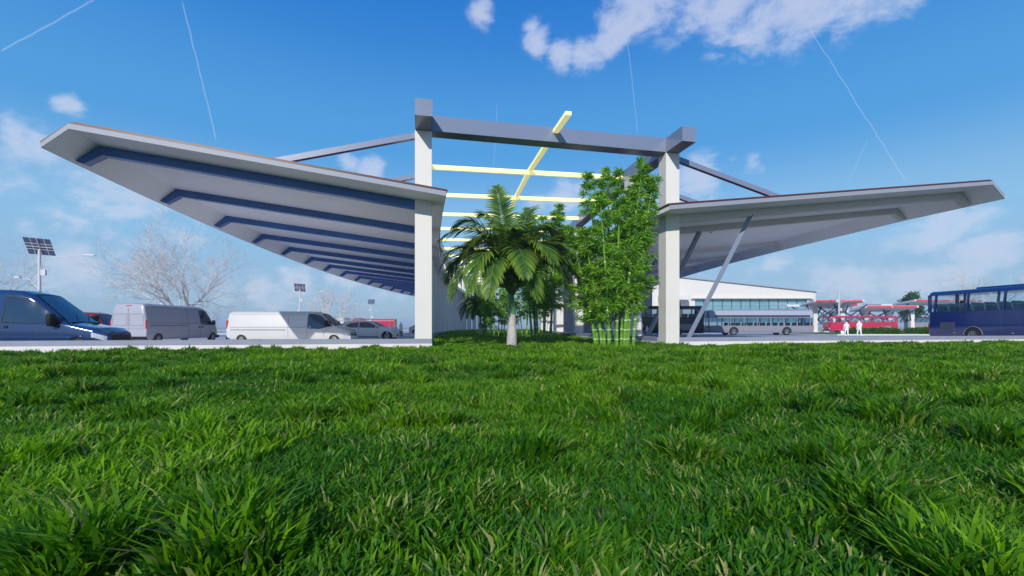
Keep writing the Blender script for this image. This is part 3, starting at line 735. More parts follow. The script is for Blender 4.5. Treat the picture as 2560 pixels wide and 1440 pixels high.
def car(label, name, loc, rz, body, group=None, L2=2.4, H=1.56, rear_red=True):
    r = thing(name, label, 'car', loc, rz, group)
    f = L2
    top = [(-f, .82), (-f+.04, .98), (-f+.12, 1.06), (-f+.35, 1.12), (-f+.95, H-.14), (-f+1.5, H-.02), (-.25, H), (.25, H-.04), (.6, H-.14), (1.25, 1.12), (1.4, 1.05), (f-.5, .96), (f-.18, .86), (f-.04, .72), (f, .6)]
    wid = [(-f, .72), (-f+.15, .90), (-f+.6, .965), (.2, .97), (f-.7, .95), (f-.25, .84), (f, .62)]
    she = [(-f, .95), (-f+.3, 1.02), (1.3, .95), (f, .6)]
    s = Shell(top, wid, she, zb=.24, tumble=.30, edge=.10, crown=.03); s.body(body, r, 90)
    s.toppatch('windscreen', M_GLASS, r, (.50, 1.24), .86, .93); s.toppatch('rear_window', M_GLASS, r, (-f+.38, -f+1.0), .8, .86)
    for sg in (1, -1):
        zl = [(-1.5, 1.04), (.9, 1.00), (1.2, 1.02)]
        zh = [(-1.75, 1.05), (-1.2, H-.22), (-.5, H-.13), (.15, H-.12), (.55, H-.24), (1.15, 1.05)]
        s.sidepatch('side_window', M_GLASS, r, (-1.62, -.52), zl, zh, sg); s.sidepatch('side_window', M_GLASS, r, (-.42, 1.1), zl, zh, sg)
        strip(s, 'door_gap', M_LINE, r, [(-.47, .38), (-.47, H-.14)], sg, .006); strip(s, 'door_gap', M_LINE, r, [(1.0, .4), (.98, .95)], sg, .006); strip(s, 'door_gap', M_LINE, r, [(-1.35, .7), (-1.15, 1.0)], sg, .006)
        for dx in (-.95, .05): lampbox('door_handle', M_RIM, r, dx, dx+.2, sg*.975-.015, sg*.975+.015, .86, .90)
        for wx in (-f+.95, f-.88):
            arch(s, r, wx, sg, .36); wheel(r, wx, sg*(s.side(wx, .4)+.02), .36, spokes=10)
        mirror(r, .95, sg*.90, 1.08, sg, .62, body)
        s.sidepatch('headlight', M_LAMPGL, r, (f-.48, f-.08), [(f-.48, .70), (f-.08, .60)], [(f-.48, .80), (f-.08, .70)], sg, .01)
        s.sidepatch('tail_lamp', M_REDLAMP, r, (-f+.01, -f+.35), [(-f, .84), (-f+.35, .9)], [(-f, .96), (-f+.35, .98)], sg, .012)
        strip(s, 'sill_trim', M_BLACK, r, [(-1.0, .29), (1.1, .29)], sg, .04)
    b = MB(); b.box(f-.10, f+.01, -.42, .42, .60, .72); b.box(f-.12, f-.0, -.42, .42, .5, .57); b.box(f-.3, f-.04, .45, .72, .36, .5); b.box(f-.3, f-.04, -.72, -.45, .36, .5); b.box(f-.15, f+.0, -.4, .4, .32, .42)
    b.build('grille', M_BLACK, r)
    return r
car('white coupe-backed car with black grille standing behind the nose of the white van', 'parked_car', (-11.6, 37.2, 0), R(-2), P_CARW, 'cars on the left car park', L2=2.65, H=1.58)
car('small white car with red tail lamp, half hidden behind the nearest left column', 'parked_car', (-12.9, 68.5, 0), R(0), P_WHITE, 'cars on the left car park', L2=2.3, H=1.56)

# ------------------------------------------------------------------ buses
def seat_mesh():
    b = MB()
    b.box(-.22, .24, -.42, .42, .35, .48)
    for y in (-.42, .02):
        b.prism([(-.28, .42), (-.16, .42), (-.30, 1.16), (-.36, 1.20), (-.42, 1.16)], 'y', y, y+.40)
    return b
M_SEAT = mat('teal_seat_fabric', (.30, .60, .64), .8, var=.15, scale=8)
M_HEAD = mat('headrest_cloth', (.95, .96, .98), .7, var=.05)
M_INT = mat('bus_interior', (.10, .11, .13), .8, var=.1)
def bus(label, name, loc, rz, m, L=12., W=2.5, H=3.4, belt=1.75, wtop=2.95, zb=.35, glass=M_CLEAR, frontd=1, wheels=(-3.6, 3.2), seats=True, windows=None, slope=.0, group=None, pillars=6, round_=.22, cat='bus', trim=None, seat_m=None, seatz=.80, skirt=None, upper=None):
    r = thing(name, label, cat, loc, rz, group); h = L/2; w2 = W/2
    # lower body as a shell with rounded corners in plan
    def plan(ins=0, rf=.35, rr=.22):
        P = []
        for cx, cy, rad, a0 in ((h-rf, w2-rf, rf, 0), (-h+rr, w2-rr, rr, 90), (-h+rr, -w2+rr, rr, 180), (h-rf, -w2+rf, rf, 270)):
            for k in range(6):
                a = R(a0 + k*18); P.append((cx+math.cos(a)*(rad-ins), cy+math.sin(a)*(rad-ins)))
        return P
    def stack(lv, name, mm, smooth=35, caps=True):
        b = MB(); rows = [[(x+dx, y, z) for x, y in plan(i)] for i, z, dx in lv]
        b.grid(rows, closed=True)
        if caps: b.add(rows[0], [tuple(range(len(rows[0])))]); b.add(rows[-1], [tuple(range(len(rows[-1])))[::-1]])
        return b.build(name, mm, r, smooth=smooth)
    stack([(.06, zb, 0), (.0, zb+.12, 0), (0, (zb+belt)/2, 0), (0.0, belt, 0), (.03, belt+.015, 0)], 'lower_body', m)
    stack([(.03, wtop-.02, 0), (.0, wtop, 0), (.02, wtop+.10, 0), (.07, H-.10, 0), (.16, H-.03, 0), (.34, H, 0)], 'roof', upper or m)
    stack([(.16, zb+.45, 0), (.16, belt-.35, 0)], 'floor_deck', M_INT)
    # glazing band
    gl = MB(); rows = [[(x, y, z) for x, y in plan(i)] for i, z in ((.035, belt-.01), (.035, wtop+.01))]
    gl.grid(rows, closed=True); gl.build('window_glass', glass, r, smooth=35)
    # pillars between the windows
    xs = list(np.linspace(-h+.5, h-1.2, pillars+1))
    for x in xs:
        for sg in (1, -1):
            b = MB(); b.bar((x, sg*(w2-.05), belt-.02), (x+slope, sg*(w2-.05), wtop+.03), .08 if trim is None else trim, .16, up=(0,1,0)); b.build('window_pillar', upper or m, r)
    for sx, sg in ((1, 1), (1, -1), (-1, 1), (-1, -1)):
        rad = .35 if sx > 0 else .22
        b = MB(); c = (sx*(h-rad*.40), sg*(w2-rad*.40)); b.bar((*c, belt-.02), (*c, wtop+.03), .16, .16, up=(0,1,0)); b.build('corner_pillar', upper or m, r)
    for x in wheels:
        for sg in (1, -1):
            n = 18; b = MB(); R_ = .62; y = sg*(w2+.004)
            ring = [(x+math.cos(math.pi*k/n)*R_, y, .48+math.sin(math.pi*k/n)*R_) for k in range(n+1)]
            b.add([(x, y, .48)]+ring+[(x-R_, y, zb), (x+R_, y, zb)], [(0,i,i+1) for i in range(1, n+1)]+[(0,n+1,n+2),(0,n+2,n+3),(0,n+3,1)])
            a_ = b.build('wheel_arch', M_BLACK, r)
            b = MB(); b.tube(ring, .03, 6); b.build('arch_lip', mat('arch_lip_grey', (.22,.22,.24), .4), a_, smooth=True)
            wheel(r, x, sg*(w2+.03), .49, .28, spokes=10)
    if seats:
        sm = seat_mesh(); first = None
        x = -h+.9
        while x < h-2.2:
            for y in (-.68, .68):
                if first is None:
                    first = sm.build('seat', seat_m or M_SEAT, r); hb = MB()
                    for yy in (-.42, .02): hb.prism([(-.275, 1.0), (-.265, 1.0), (-.315, 1.19), (-.37, 1.215), (-.425, 1.18), (-.425, 1.1), (-.44, 1.1), (-.44, 1.19), (-.37, 1.235), (-.305, 1.2)], 'y', yy+.03, yy+.37)
                    hc = hb.build('headrest_cover', M_HEAD if seat_m is None else seat_m, first); first.location = (x, y, belt-seatz)
                else:
                    c = first.copy(); COL.objects.link(c); c.parent = r; c.location = (x, y, belt-seatz)
                    d = hc.copy(); COL.objects.link(d); d.parent = c
            x += .82
    return r, h, w2
def bus_extras(r, h, w2, side_sg, grille=None, lamps=True, mirrors=True, seams=(), belt=1.75, zb=.35):
    if grille:
        x0, x1, z0, z1, m = grille
        for sg in (1, -1):
            b = MB(); y = sg*(w2+.006); b.box(x0, x1, min(y, y-.02*sg), max(y, y-.02*sg), z0, z1)
            n = 12
            for k in range(n): zz = z0 + (z1-z0)*(k+.5)/n; b.box(x0+.02, x1-.02, min(y, y+.018*sg), max(y, y+.018*sg), zz-.012, zz+.012)
            b.build('vent_grille', m, r)
    for sg in (1, -1):
        lampbox('tail_lamp', M_REDLAMP, r, -h-.02, -h+.10, sg*(w2-.14)-.08, sg*(w2-.14)+.08, .75, 1.35)
        lampbox('headlight', M_LAMPGL, r, h-.16, h+.02, sg*(w2-.40)-.18, sg*(w2-.40)+.18, .65, .90)
        for x in seams:
            b = MB(); b.box(x-.008, x+.008, sg*(w2)-.004, sg*(w2)+.004, zb+.12, belt-.03); b.build('panel_seam', M_LINE, r)
        for x in (-h+1.9, -1.0, 1.2, 4.6):
            lampbox('side_marker', mat('amber_marker', (.5,.3,.08), .3), r, x, x+.14, sg*w2-.02, sg*w2+.02, .62, .68)
        lampbox('side_reflector', M_REDLAMP, r, -h+.45, -h+.57, sg*w2-.02, sg*w2+.02, .66, .74)
    if mirrors:
        for sg in (1, -1):
            b = MB(); b.tube([(h-.2, sg*(w2-.2), 2.95), (h+.15, sg*(w2-.05), 3.05), (h+.42, sg*(w2+.05), 2.95), (h+.5, sg*(w2+.08), 2.55)], [.035,.03,.03,.03], 6)
            b.box(h+.42, h+.56, sg*(w2+.08)-.12, sg*(w2+.08)+.12, 2.1, 2.6); b.build('wing_mirror', M_BLACK, r)
# navy coach at the right edge: rear at (32.6, 36), nose towards the viewer
d = Vector((.095, -.995, 0)).normalized(); L_ = 13.2
ctr = Vector((32.62, 36.1, 0)) + d*(L_/2) + Vector((1.27, .12, 0))
NB, h, w2 = bus('navy blue coach with open-looking windows and teal seats at the right edge', 'coach', ctr, math.atan2(d.y, d.x), P_NAVY, L=L_, W=2.55, H=3.80, belt=2.22, wtop=3.50, seatz=.62, wheels=(-3.35, 3.6), pillars=5, slope=.14, trim=.07)
bus_extras(NB, h, w2, 1, grille=(-h+.95, -h+2.0, .75, 1.42, mat('navy_vent', (.10,.12,.2), .5)), belt=2.22, seams=(-1.6, .6))
b = MB(); b.box(-h+3.0, h-2.5, -.75, .75, 3.795, 3.93); o_ = b.build('roof_unit', P_NAVY, NB); bv = o_.modifiers.new('edge', 'BEVEL'); bv.width = .06; bv.segments = 3
# grey city bus
GB, h, w2 = bus('silver grey low-floor city bus standing beyond the right hand wall', 'city_bus', (31.95, 60.25, 0), math.pi, P_SILV, L=13.6, W=2.5, H=3.22, belt=1.21, wtop=2.24, zb=.32, glass=M_TINT, wheels=(-3.3, 3.5), pillars=7, trim=.05, seat_m=mat('dark_seat', (.03,.035,.05), .8), upper=paint('city_bus_roof_silver', (.36, .39, .48), .3, coat=.3))
bus_extras(GB, h, w2, 1, belt=1.22, zb=.3, seams=(-5.0,-3.9,-1.9,-.5,1.5,2.3,4.6), mirrors=False)
b = MB(); b.prism([(-h+.25, 3.21), (-h+.35, 3.37), (-1.6, 3.37), (-1.2, 3.21)], 'y', -.95, .95); o_ = b.build('roof_unit', P_SILV, GB); bv = o_.modifiers.new('edge', 'BEVEL'); bv.width = .05; bv.segments = 2
b = MB(); b.prism([(-.4, 3.20), (-.2, 3.29), (h-1.3, 3.29), (h-.8, 3.20)], 'y', -1.0, 1.0); o_ = b.build('roof_fairing', P_SILV, GB)
for sg in (1, -1):
    b = MB(); b.box(-h+.5, h-.9, sg*(w2-.012)-.004, sg*(w2-.012)+.004, 2.25, 2.58); b.build('upper_band', mat('band_grey', (.05,.055,.075), .3, coat=.2), GB)
    b = MB(); b.box(h-1.5, h-.35, sg*w2-.006, sg*w2+.006, 1.20, 1.24); b.build('belt_trim', M_BLACK, GB)
    b = MB(); b.tube([(h-.15, sg*(w2-.2), 2.65), (h+.22, sg*(w2-.1), 2.55), (h+.28, sg*(w2-.05), 1.2)], .04, 6); b.build('wing_mirror', M_BLACK, GB)
b = MB(); b.box(h-.12, h+.03, -1.05, 1.05, 2.22, 2.65); b.build('destination_panel', M_GLASS, GB)
# dark coach behind the columns
DC, h, w2 = bus('charcoal coach passing behind the nearest right column, nose towards the bamboo', 'coach', (15.8, 53.2, 0), math.pi, P_DARK, L=11.9, W=2.5, H=3.45, belt=2.15, wtop=3.15, glass=M_TINT, wheels=(-2.9, 3.1), pillars=5)
bus_extras(DC, h, w2, 1, grille=(-h+1.4, -h+2.8, .7, 1.4, mat('pale_vent', (.30,.31,.35), .5)), belt=2.15)
# red coach and grey coach far right
RC, h, w2 = bus('crimson coach standing under the far red-edged shelters', 'coach', (63.8, 84.5, 0), math.pi, P_RED, L=12.2, W=2.5, H=3.05, belt=1.93, wtop=2.72, wheels=(-2.9, 3.3), pillars=5, glass=M_CLEAR)
bus_extras(RC, h, w2, 1, grille=(-h+1.3, -h+2.4, .7, 1.2, mat('pale_vent', (.30,.31,.35), .5)), belt=1.85)
GC, h, w2 = bus('pale grey coach seen between far shelter columns, left of the navy coach', 'coach', (100, 109, 0), math.pi, P_SILV, L=12.5, W=2.5, H=3.4, belt=2.1, wtop=2.95, wheels=(-2.9, 3.3), pillars=5, glass=M_TINT, seats=False)
bus_extras(GC, h, w2, 1, belt=2.1)

# fire engine and ambulance on the far left of the car park
def fire_engine():
    r = thing('fire_engine', 'red fire engine with white stripe on the far left car park beside the white column', 'fire engine', (-33.6, 112, 0), 0)
    b = MB(); b.box(-.3, 5.2, -1.25, 1.25, .5, 2.95); o = b.build('rear_body', P_RED, r); o.modifiers.new('edge', 'BEVEL').width = .05
    b = MB(); b.prism([(-5.3, .5), (-5.3, 1.9), (-5.0, 2.7), (-4.4, 2.9), (-.5, 2.9), (-.5, .5)], 'y', -1.2, 1.2); b.build('cab', P_RED, r)
    b = MB(); b.box(-5.35, -.2, -1.3, 1.3, 2.9, 3.0); b.build('cab_roof', P_DRED, r)
    b = MB(); b.box(-.3, 5.2, -1.26, 1.26, 2.50, 2.58); b.build('white_stripe', P_WHITE, r)
    b = MB(); b.box(-.5, -.3, -1.2, 1.2, .5, 2.9); b.box(-1.5, -.5, -1.21, 1.21, 1.3, 2.75); b.build('pump_panel', mat('pump_panel_steel', (.55,.56,.6), .35, metal=.4), r)
    b = MB(); b.box(-4.9, -3.2, -1.215, 1.215, 1.7, 2.55); b.box(-3.0, -1.8, -1.215, 1.215, 1.7, 2.55); b.build('cab_window', M_GLASS, r)
    b = MB(); b.box(-4.6, -2.8, -.7, .7, 3.0, 3.2); b.build('light_bar', M_GLASS, r)
    b = MB(); b.box(5.2, 5.26, -1.2, 1.2, .6, 2.9); b.build('chevron_panel', mat('chevron_amber', (.55,.3,.05), .5), r)
    for x in (-3.6, 3.0):
        for y in (-1.25, 1.25): wheel(r, x, y, .5, .3)
fire_engine()
def ambulance():
    r = thing('ambulance', 'white ambulance with blue star and ochre band seen above the bonnet of the white van', 'ambulance', (-34.6, 91, 0), R(-12))
    b = MB(); b.box(-3.0, 2.2, -1.1, 1.1, .5, 2.85); o = b.build('box_body', P_WHITE, r); o.modifiers.new('edge', 'BEVEL').width = .05
    b = MB(); b.prism([(-5.0, .5), (-5.0, 1.1), (-4.2, 1.35), (-3.6, 2.2), (-3.0, 2.3), (-3.0, .5)], 'y', -1.0, 1.0); b.build('cab', P_WHITE, r)
    b = MB(); b.prism([(.2, 2.8), (.9, 2.8), (.9, 1.9), (1.5, .9), (1.9, .5), (1.2, .5), (.8, .9), (.3, 1.9)], 'y', -1.107, 1.107); b.build('ochre_band', mat('ochre_vinyl', (.62,.42,.10), .5), r)
    b = MB()
    for k in range(3):
        a = R(60*k+90); c, s_ = math.cos(a), math.sin(a); b.bar((-1.3-c*.42, -1.103, 1.75-s_*.42), (-1.3+c*.42, -1.103, 1.75+s_*.42), .012, .2, up=(-s_, 0, c))
    b.build('star_emblem', mat('star_blue', (.10,.35,.65), .5), r)
    for y in (-.55, .55): lampbox('rear_window', M_GLASS, r, 2.17, 2.24, y-.32, y+.32, 1.5, 2.1)
    for y in (-.95, .95): lampbox('warning_lamp', M_REDLAMP, r, 2.15, 2.25, y-.12, y+.12, 2.45, 2.7)
    for x in (-2.7, 1.9): lampbox('warning_lamp', M_REDLAMP, r, x, x+.25, -1.13, -1.08, 2.5, 2.7)
    for x in (-3.9, .9):
        for y in (-1.05, 1.05): wheel(r, x, y, .4)
ambulance()
# ------------------------------------------------------------------ people
def skin(name, nodes, edges, m, parent=None, sub=1):
    """nodes: name -> (x,y,z,rx,ry); one continuous skinned body"""
    keys = list(nodes); me = bpy.data.meshes.new(name)
    me.from_pydata([nodes[k][:3] for k in keys], [(keys.index(a), keys.index(b)) for a, b in edges], []); me.materials.append(m)
    o = bpy.data.objects.new(name, me); COL.objects.link(o)
    md = o.modifiers.new('skin', 'SKIN'); md.use_smooth_shade = True
    for i, k in enumerate(keys):
        sv = me.skin_vertices[0].data[i]; sv.radius = (nodes[k][3], nodes[k][4]); sv.use_root = (i == 0)
    sb = o.modifiers.new('sub', 'SUBSURF'); sb.levels = sub; sb.render_levels = sub
    if parent: o.parent = parent
    return o
def figure(label, loc, rz, m=M_FIG, hgt=1.72, fat=1.0, stride=.18, robe=False, arm=.05, group=None, bent=.0, hair=None):
    k = hgt/1.72; a = stride; A = lambda x, y, z, r, r2=None: (x*k, y*k*(1+(fat-1)*.5), z*k, r*k*fat, (r2 or r)*k*fat)
    nodes = {'pelvis': A(0,0,.95,.12,.15), 'belly': A(.01,0,1.08,.11,.14), 'chest': A(.01+bent,0,1.30,.12,.17), 'collar': A(bent*1.2,0,1.44,.07,.09), 'neck': A(.02+bent*1.5,0,1.50,.052), 'head': A(.03+bent*1.6,0,1.60,.112,.098), 'crown': A(.02+bent*1.6,0,1.69,.085)}
    edges = [('pelvis','belly'),('belly','chest'),('chest','collar'),('collar','neck'),('neck','head'),('head','crown')]
    for s, n in ((1,'l'),(-1,'r')):
        st = a*s
        nodes.update({n+'sho': A(bent,.17*s,1.40,.062), n+'elb': A(-.02-st*.6,.25*s,1.13,.045), n+'wri': A(.08+arm-st*.9,.24*s,.88,.030), n+'palm': A(.10+arm-st*.9,.235*s,.81,.032,.016), n+'fin': A(.12+arm-st*.9,.23*s,.74,.016,.010), n+'thu': A(.15+arm-st*.9,.215*s,.80,.010),
                      n+'hip': A(0,.09*s,.88,.095), n+'kne': A(.03+st*.55,.095*s,.50,.062), n+'ank': A(st*1.05-.02,.09*s,.09,.042), n+'toe': A(st*1.05+.14,.10*s,.035,.034,.03)})
        edges += [('collar',n+'sho'),(n+'sho',n+'elb'),(n+'elb',n+'wri'),(n+'wri',n+'palm'),(n+'palm',n+'fin'),(n+'palm',n+'thu'),('pelvis',n+'hip'),(n+'hip',n+'kne'),(n+'kne',n+'ank'),(n+'ank',n+'toe')]
    o = skin('person', nodes, edges, m); o.location = loc; o.rotation_euler = (0,0,rz); tag(o, label, 'person', group)
    if robe:
        b = MB(); rows = []
        for z, rx, ry in ((.02,.30,.30),(.30,.27,.27),(.7,.22,.23),(1.0,.17,.20),(1.25,.15,.22),(1.42,.11,.17),(1.50,.08,.09),(1.60,.115,.11),(1.70,.09,.085),(1.745,.02,.02)):
            rows.append([(math.cos(t)*rx*k*(1+.05*math.sin(5*t)*(z<.8)), math.sin(t)*ry*k*(1+.05*math.sin(5*t)*(z<.8)), z*k) for t in np.linspace(0, 2*math.pi, 21)[:-1]])
        b.grid(rows, closed=True); b.build('robe', m, o, smooth=60)
    return o
GP = 'white walking figures on the right'
figure('shorter white figure, left one of the couple walking near the lamp post', (36.35, 50, 0), R(80), stride=.12, group=None, hgt=1.64, fat=1.35)
b = MB(); b.box(-.16, .16, -.05, .05, .30, .62); b.tube([(-.08,0,.62),(-.05,0,.74),(.05,0,.74),(.08,0,.62)], .01, 4)
o_ = b.build('shopping_bag', M_FIG); o_.location = (35.9, 50, 0); tag(o_, 'white bag hanging beside the left figure of the walking couple', 'bag')
figure('taller white figure, right one of the couple walking beside the low hedges', (37.75, 50, 0), R(85), stride=.16, hgt=1.78, fat=1.3)
figure('white hooded figure in front of the fire engine, leftmost of three', (-18.5, 70, 0), R(-20), robe=True, group=None)
figure('white hooded figure with a full skirt in front of the fire engine, middle of three', (-17.85, 70.6, 0), R(200), robe=True, hgt=1.76)
figure('white veiled figure standing alone just right of the fire engine', (-16.9, 70, 0), R(-60), robe=True, hgt=1.78)
GS = 'pale standing figures by the charcoal coach'
figure('pale figure between the dappled column and the nearest right column', (11.25, 40, 0), R(170), group=GS)
figure('small pale figure at the foot of the leaning strut beside a taller one', (11.85, 40.3, 0), R(185), hgt=1.2, group=GS)
figure('tall pale figure at the nose of the charcoal coach, left of the bamboo stems', (7.55, 42, 0), R(60), hgt=1.78, group=GS)
figure('pale figure seen through the bamboo stems in front of the charcoal coach', (8.6, 42.6, 0), R(110), hgt=1.7, group=GS)
figure('pale figure right of the bamboo stems in front of the charcoal coach', (9.5, 43.2, 0), R(20), hgt=1.66, group=GS)
# passenger on the navy coach
M_SKIN = mat('skin_tone', (.45, .25, .18), .6); M_PURP = mat('purple_top', (.20, .10, .28), .8); M_HAIR = mat('dark_hair', (.06, .025, .015), .7)
nd = {'pelvis': (0,0,0,.14,.16), 'chest': (-.03,0,.32,.12,.18), 'collar': (-.02,0,.48,.06,.09), 'neck': (0,0,.55,.05,.05), 'head': (.02,0,.66,.09,.08), 'crown': (.01,0,.74,.07,.07)}
ed = [('pelvis','chest'),('chest','collar'),('collar','neck'),('neck','head'),('head','crown')]
for s, n in ((1,'l'),(-1,'r')):
    nd.update({n+'sho': (-.02,.19*s,.44,.06,.06), n+'elb': (.08,.25*s,.18,.045,.045), n+'wri': (.30,.18*s,.10,.03,.03), n+'han': (.38,.15*s,.09,.03,.018), n+'hip': (.06,.10*s,-.02,.09,.09), n+'kne': (.44,.11*s,0,.065,.065), n+'ank': (.42,.11*s,-.38,.045,.045), n+'toe': (.55,.11*s,-.42,.035,.03)})
    ed += [('collar',n+'sho'),(n+'sho',n+'elb'),(n+'elb',n+'wri'),(n+'wri',n+'han'),('pelvis',n+'hip'),(n+'hip',n+'kne'),(n+'kne',n+'ank'),(n+'ank',n+'toe')]
ps = skin('person', nd, ed, M_SKIN); ps.location = (33.25, 34.0, 2.20); ps.rotation_euler = (0,0,R(-84)); tag(ps, 'passenger with dark hair and purple top seated in the navy coach', 'person')
b = MB(); rows = [[(math.cos(t)*rx-.03, math.sin(t)*ry, z) for t in np.linspace(0, 2*math.pi, 15)[:-1]] for z, rx, ry in ((-.05,.17,.20),(.15,.15,.19),(.32,.15,.215),(.44,.12,.24),(.50,.07,.12))]
b.grid(rows, closed=True); b.build('top', M_PURP, ps, smooth=60)
b = MB(); rows = [[(math.cos(t)*r-.02, math.sin(t)*r*.95, z) for t in np.linspace(0, 2*math.pi, 13)[:-1]] for z, r in ((.62,.10),(.70,.108),(.78,.09),(.83,.03))]
b.grid(rows, closed=True); b.build('hair', M_HAIR, ps, smooth=60)

# ------------------------------------------------------------------ terminal building and neighbours
root = thing('terminal_building', 'white terminal building with sloping roofline and a long teal curtain wall behind the city bus', 'building', (55, 120, 0))
def fac(x): return x - 55
b = MB()
prof = [(24, 0), (24, 8.6), (40.2, 14.3), (79.2, 10.1), (79.2, 0)]
gx0, gx1, gz0, gz1 = 47.7, 77.0, 2.3, 8.3
# front face as pieces round the opening
def topz_(x): return float(np.interp(x, [24, 40.2, 79.2], [8.6, 14.3, 10.1]))
def wallpiece(pts): b.add([(fac(x), 0, z) for x, z in pts], [tuple(range(len(pts)))])
wallpiece([(24,0),(gx0,0),(gx0,topz_(gx0)),(40.2,14.3),(24,8.6)])
wallpiece([(gx0,gz1),(gx1,gz1),(gx1,topz_(gx1)),(gx0,topz_(gx0))]); wallpiece([(gx0,0),(gx1,0),(gx1,gz0),(gx0,gz0)]); wallpiece([(gx1,0),(79.2,0),(79.2,10.1),(gx1,topz_(gx1))])
for (xa, za), (xb, zb_) in (((24,0),(24,8.6)), ((79.2,0),(79.2,10.1))): b.add([(fac(xa),0,za),(fac(xa),38,za),(fac(xb),38,zb_),(fac(xb),0,zb_)], [(0,1,2,3)])
b.add([(fac(x),38,z) for x, z in prof], [(4,3,2,1,0)])
for za in (gz0, gz1): b.add([(fac(gx0),0,za),(fac(gx1),0,za),(fac(gx1),.6,za),(fac(gx0),.6,za)], [(0,1,2,3)])
for xa in (gx0, gx1): b.add([(fac(xa),0,gz0),(fac(xa),.6,gz0),(fac(xa),.6,gz1),(fac(xa),0,gz1)], [(0,1,2,3)])
b.build('wall', mat('terminal_render', (.68,.65,.605), .8, var=.02, scale=.1), root)
b = MB()
for (xa, za), (xb, zb_) in (((23.4,8.4),(40.2,14.32)), ((40.2,14.32),(79.7,10.08))):
    b.add([(fac(xa),-.5,za+.0),(fac(xb),-.5,zb_+.0),(fac(xb),38.5,zb_+.0),(fac(xa),38.5,za+.0),(fac(xa),-.5,za+.22),(fac(xb),-.5,zb_+.22),(fac(xb),38.5,zb_+.22),(fac(xa),38.5,za+.22)], [(0,3,2,1),(4,5,6,7),(0,1,5,4),(1,2,6,5),(2,3,7,6),(3,0,4,7)])
b.build('roof', mat('terminal_roof', (.30,.33,.40), .5), root)
b = MB(); b.box(fac(gx0), fac(gx1), .45, .5, gz0, gz1); cw = b.build('curtain_wall', M_CURT, root)
b = MB()
nx = 12
for i in range(nx+1): xx = fac(gx0 + (gx1-gx0)*i/nx); b.box(xx-.06, xx+.06, .28, .46, gz0, gz1)
b.build('mullion', mat('mullion_navy', (.03,.07,.12), .4), cw)
b = MB()
for i in range(1, 7):
    zz = gz0 + (gz1-gz0)*i/6.6; b.box(fac(gx0)+.0, fac(gx1), .36, .452, zz-.16, zz+.10)
b.build('sunshade_slat', mat('slat_teal', (.20,.36,.42), .4), cw)
b = MB(); b.box(fac(gx0)-1.2, fac(78.2), -1.0, -.002, gz1+.1, gz1+.35); b.build('canopy_ledge', mat('terminal_render', (.68,.65,.605)), root)
b = MB(); b.box(fac(38), fac(45.6), -3.2, -.002, 8.0, 9.1); b.build('porch', mat('terminal_render', (.68,.65,.605)), root)
b = MB(); b.box(fac(38.6), fac(44), -.08, -.003, 3.6, 7.4); b.build('porch_window', mat('dark_blue_window', (.02,.05,.14), .1, coat=.5), root)
# lilac grey hall behind the bamboo
root = thing('station_hall', 'plain lilac grey hall wall behind the bamboo and the charcoal coach', 'building', (12.6, 61, 0))
mh = mat('hall_cladding', (.52,.53,.60), .7, var=.03, scale=.3)
b = MB(); b.box(-6.4, 6.0, 0, 8, 0, 6.15); b.build('wall', mh, root)
b = MB(); b.box(-6.5, 6.1, -.1, 8.1, 6.15, 6.3); b.build('roof', mat('hall_roof_edge', (.30,.32,.38), .5), root)
b = MB()
for z in (1.5, 3.0, 4.5): b.box(-6.4, 6.0, -.012, -.002, z, z+.025)
for x in (-4, -1.5, 1, 3.5): b.box(x, x+.025, -.012, -.002, 0, 6.1)
b.build('cladding_joint', M_LINE, root)
b = MB(); b.box(6.002, 6.04, .6, 7.4, .3, 5.6); b.build('side_window', mat('dark_blue_window', (.02,.05,.14)), root)

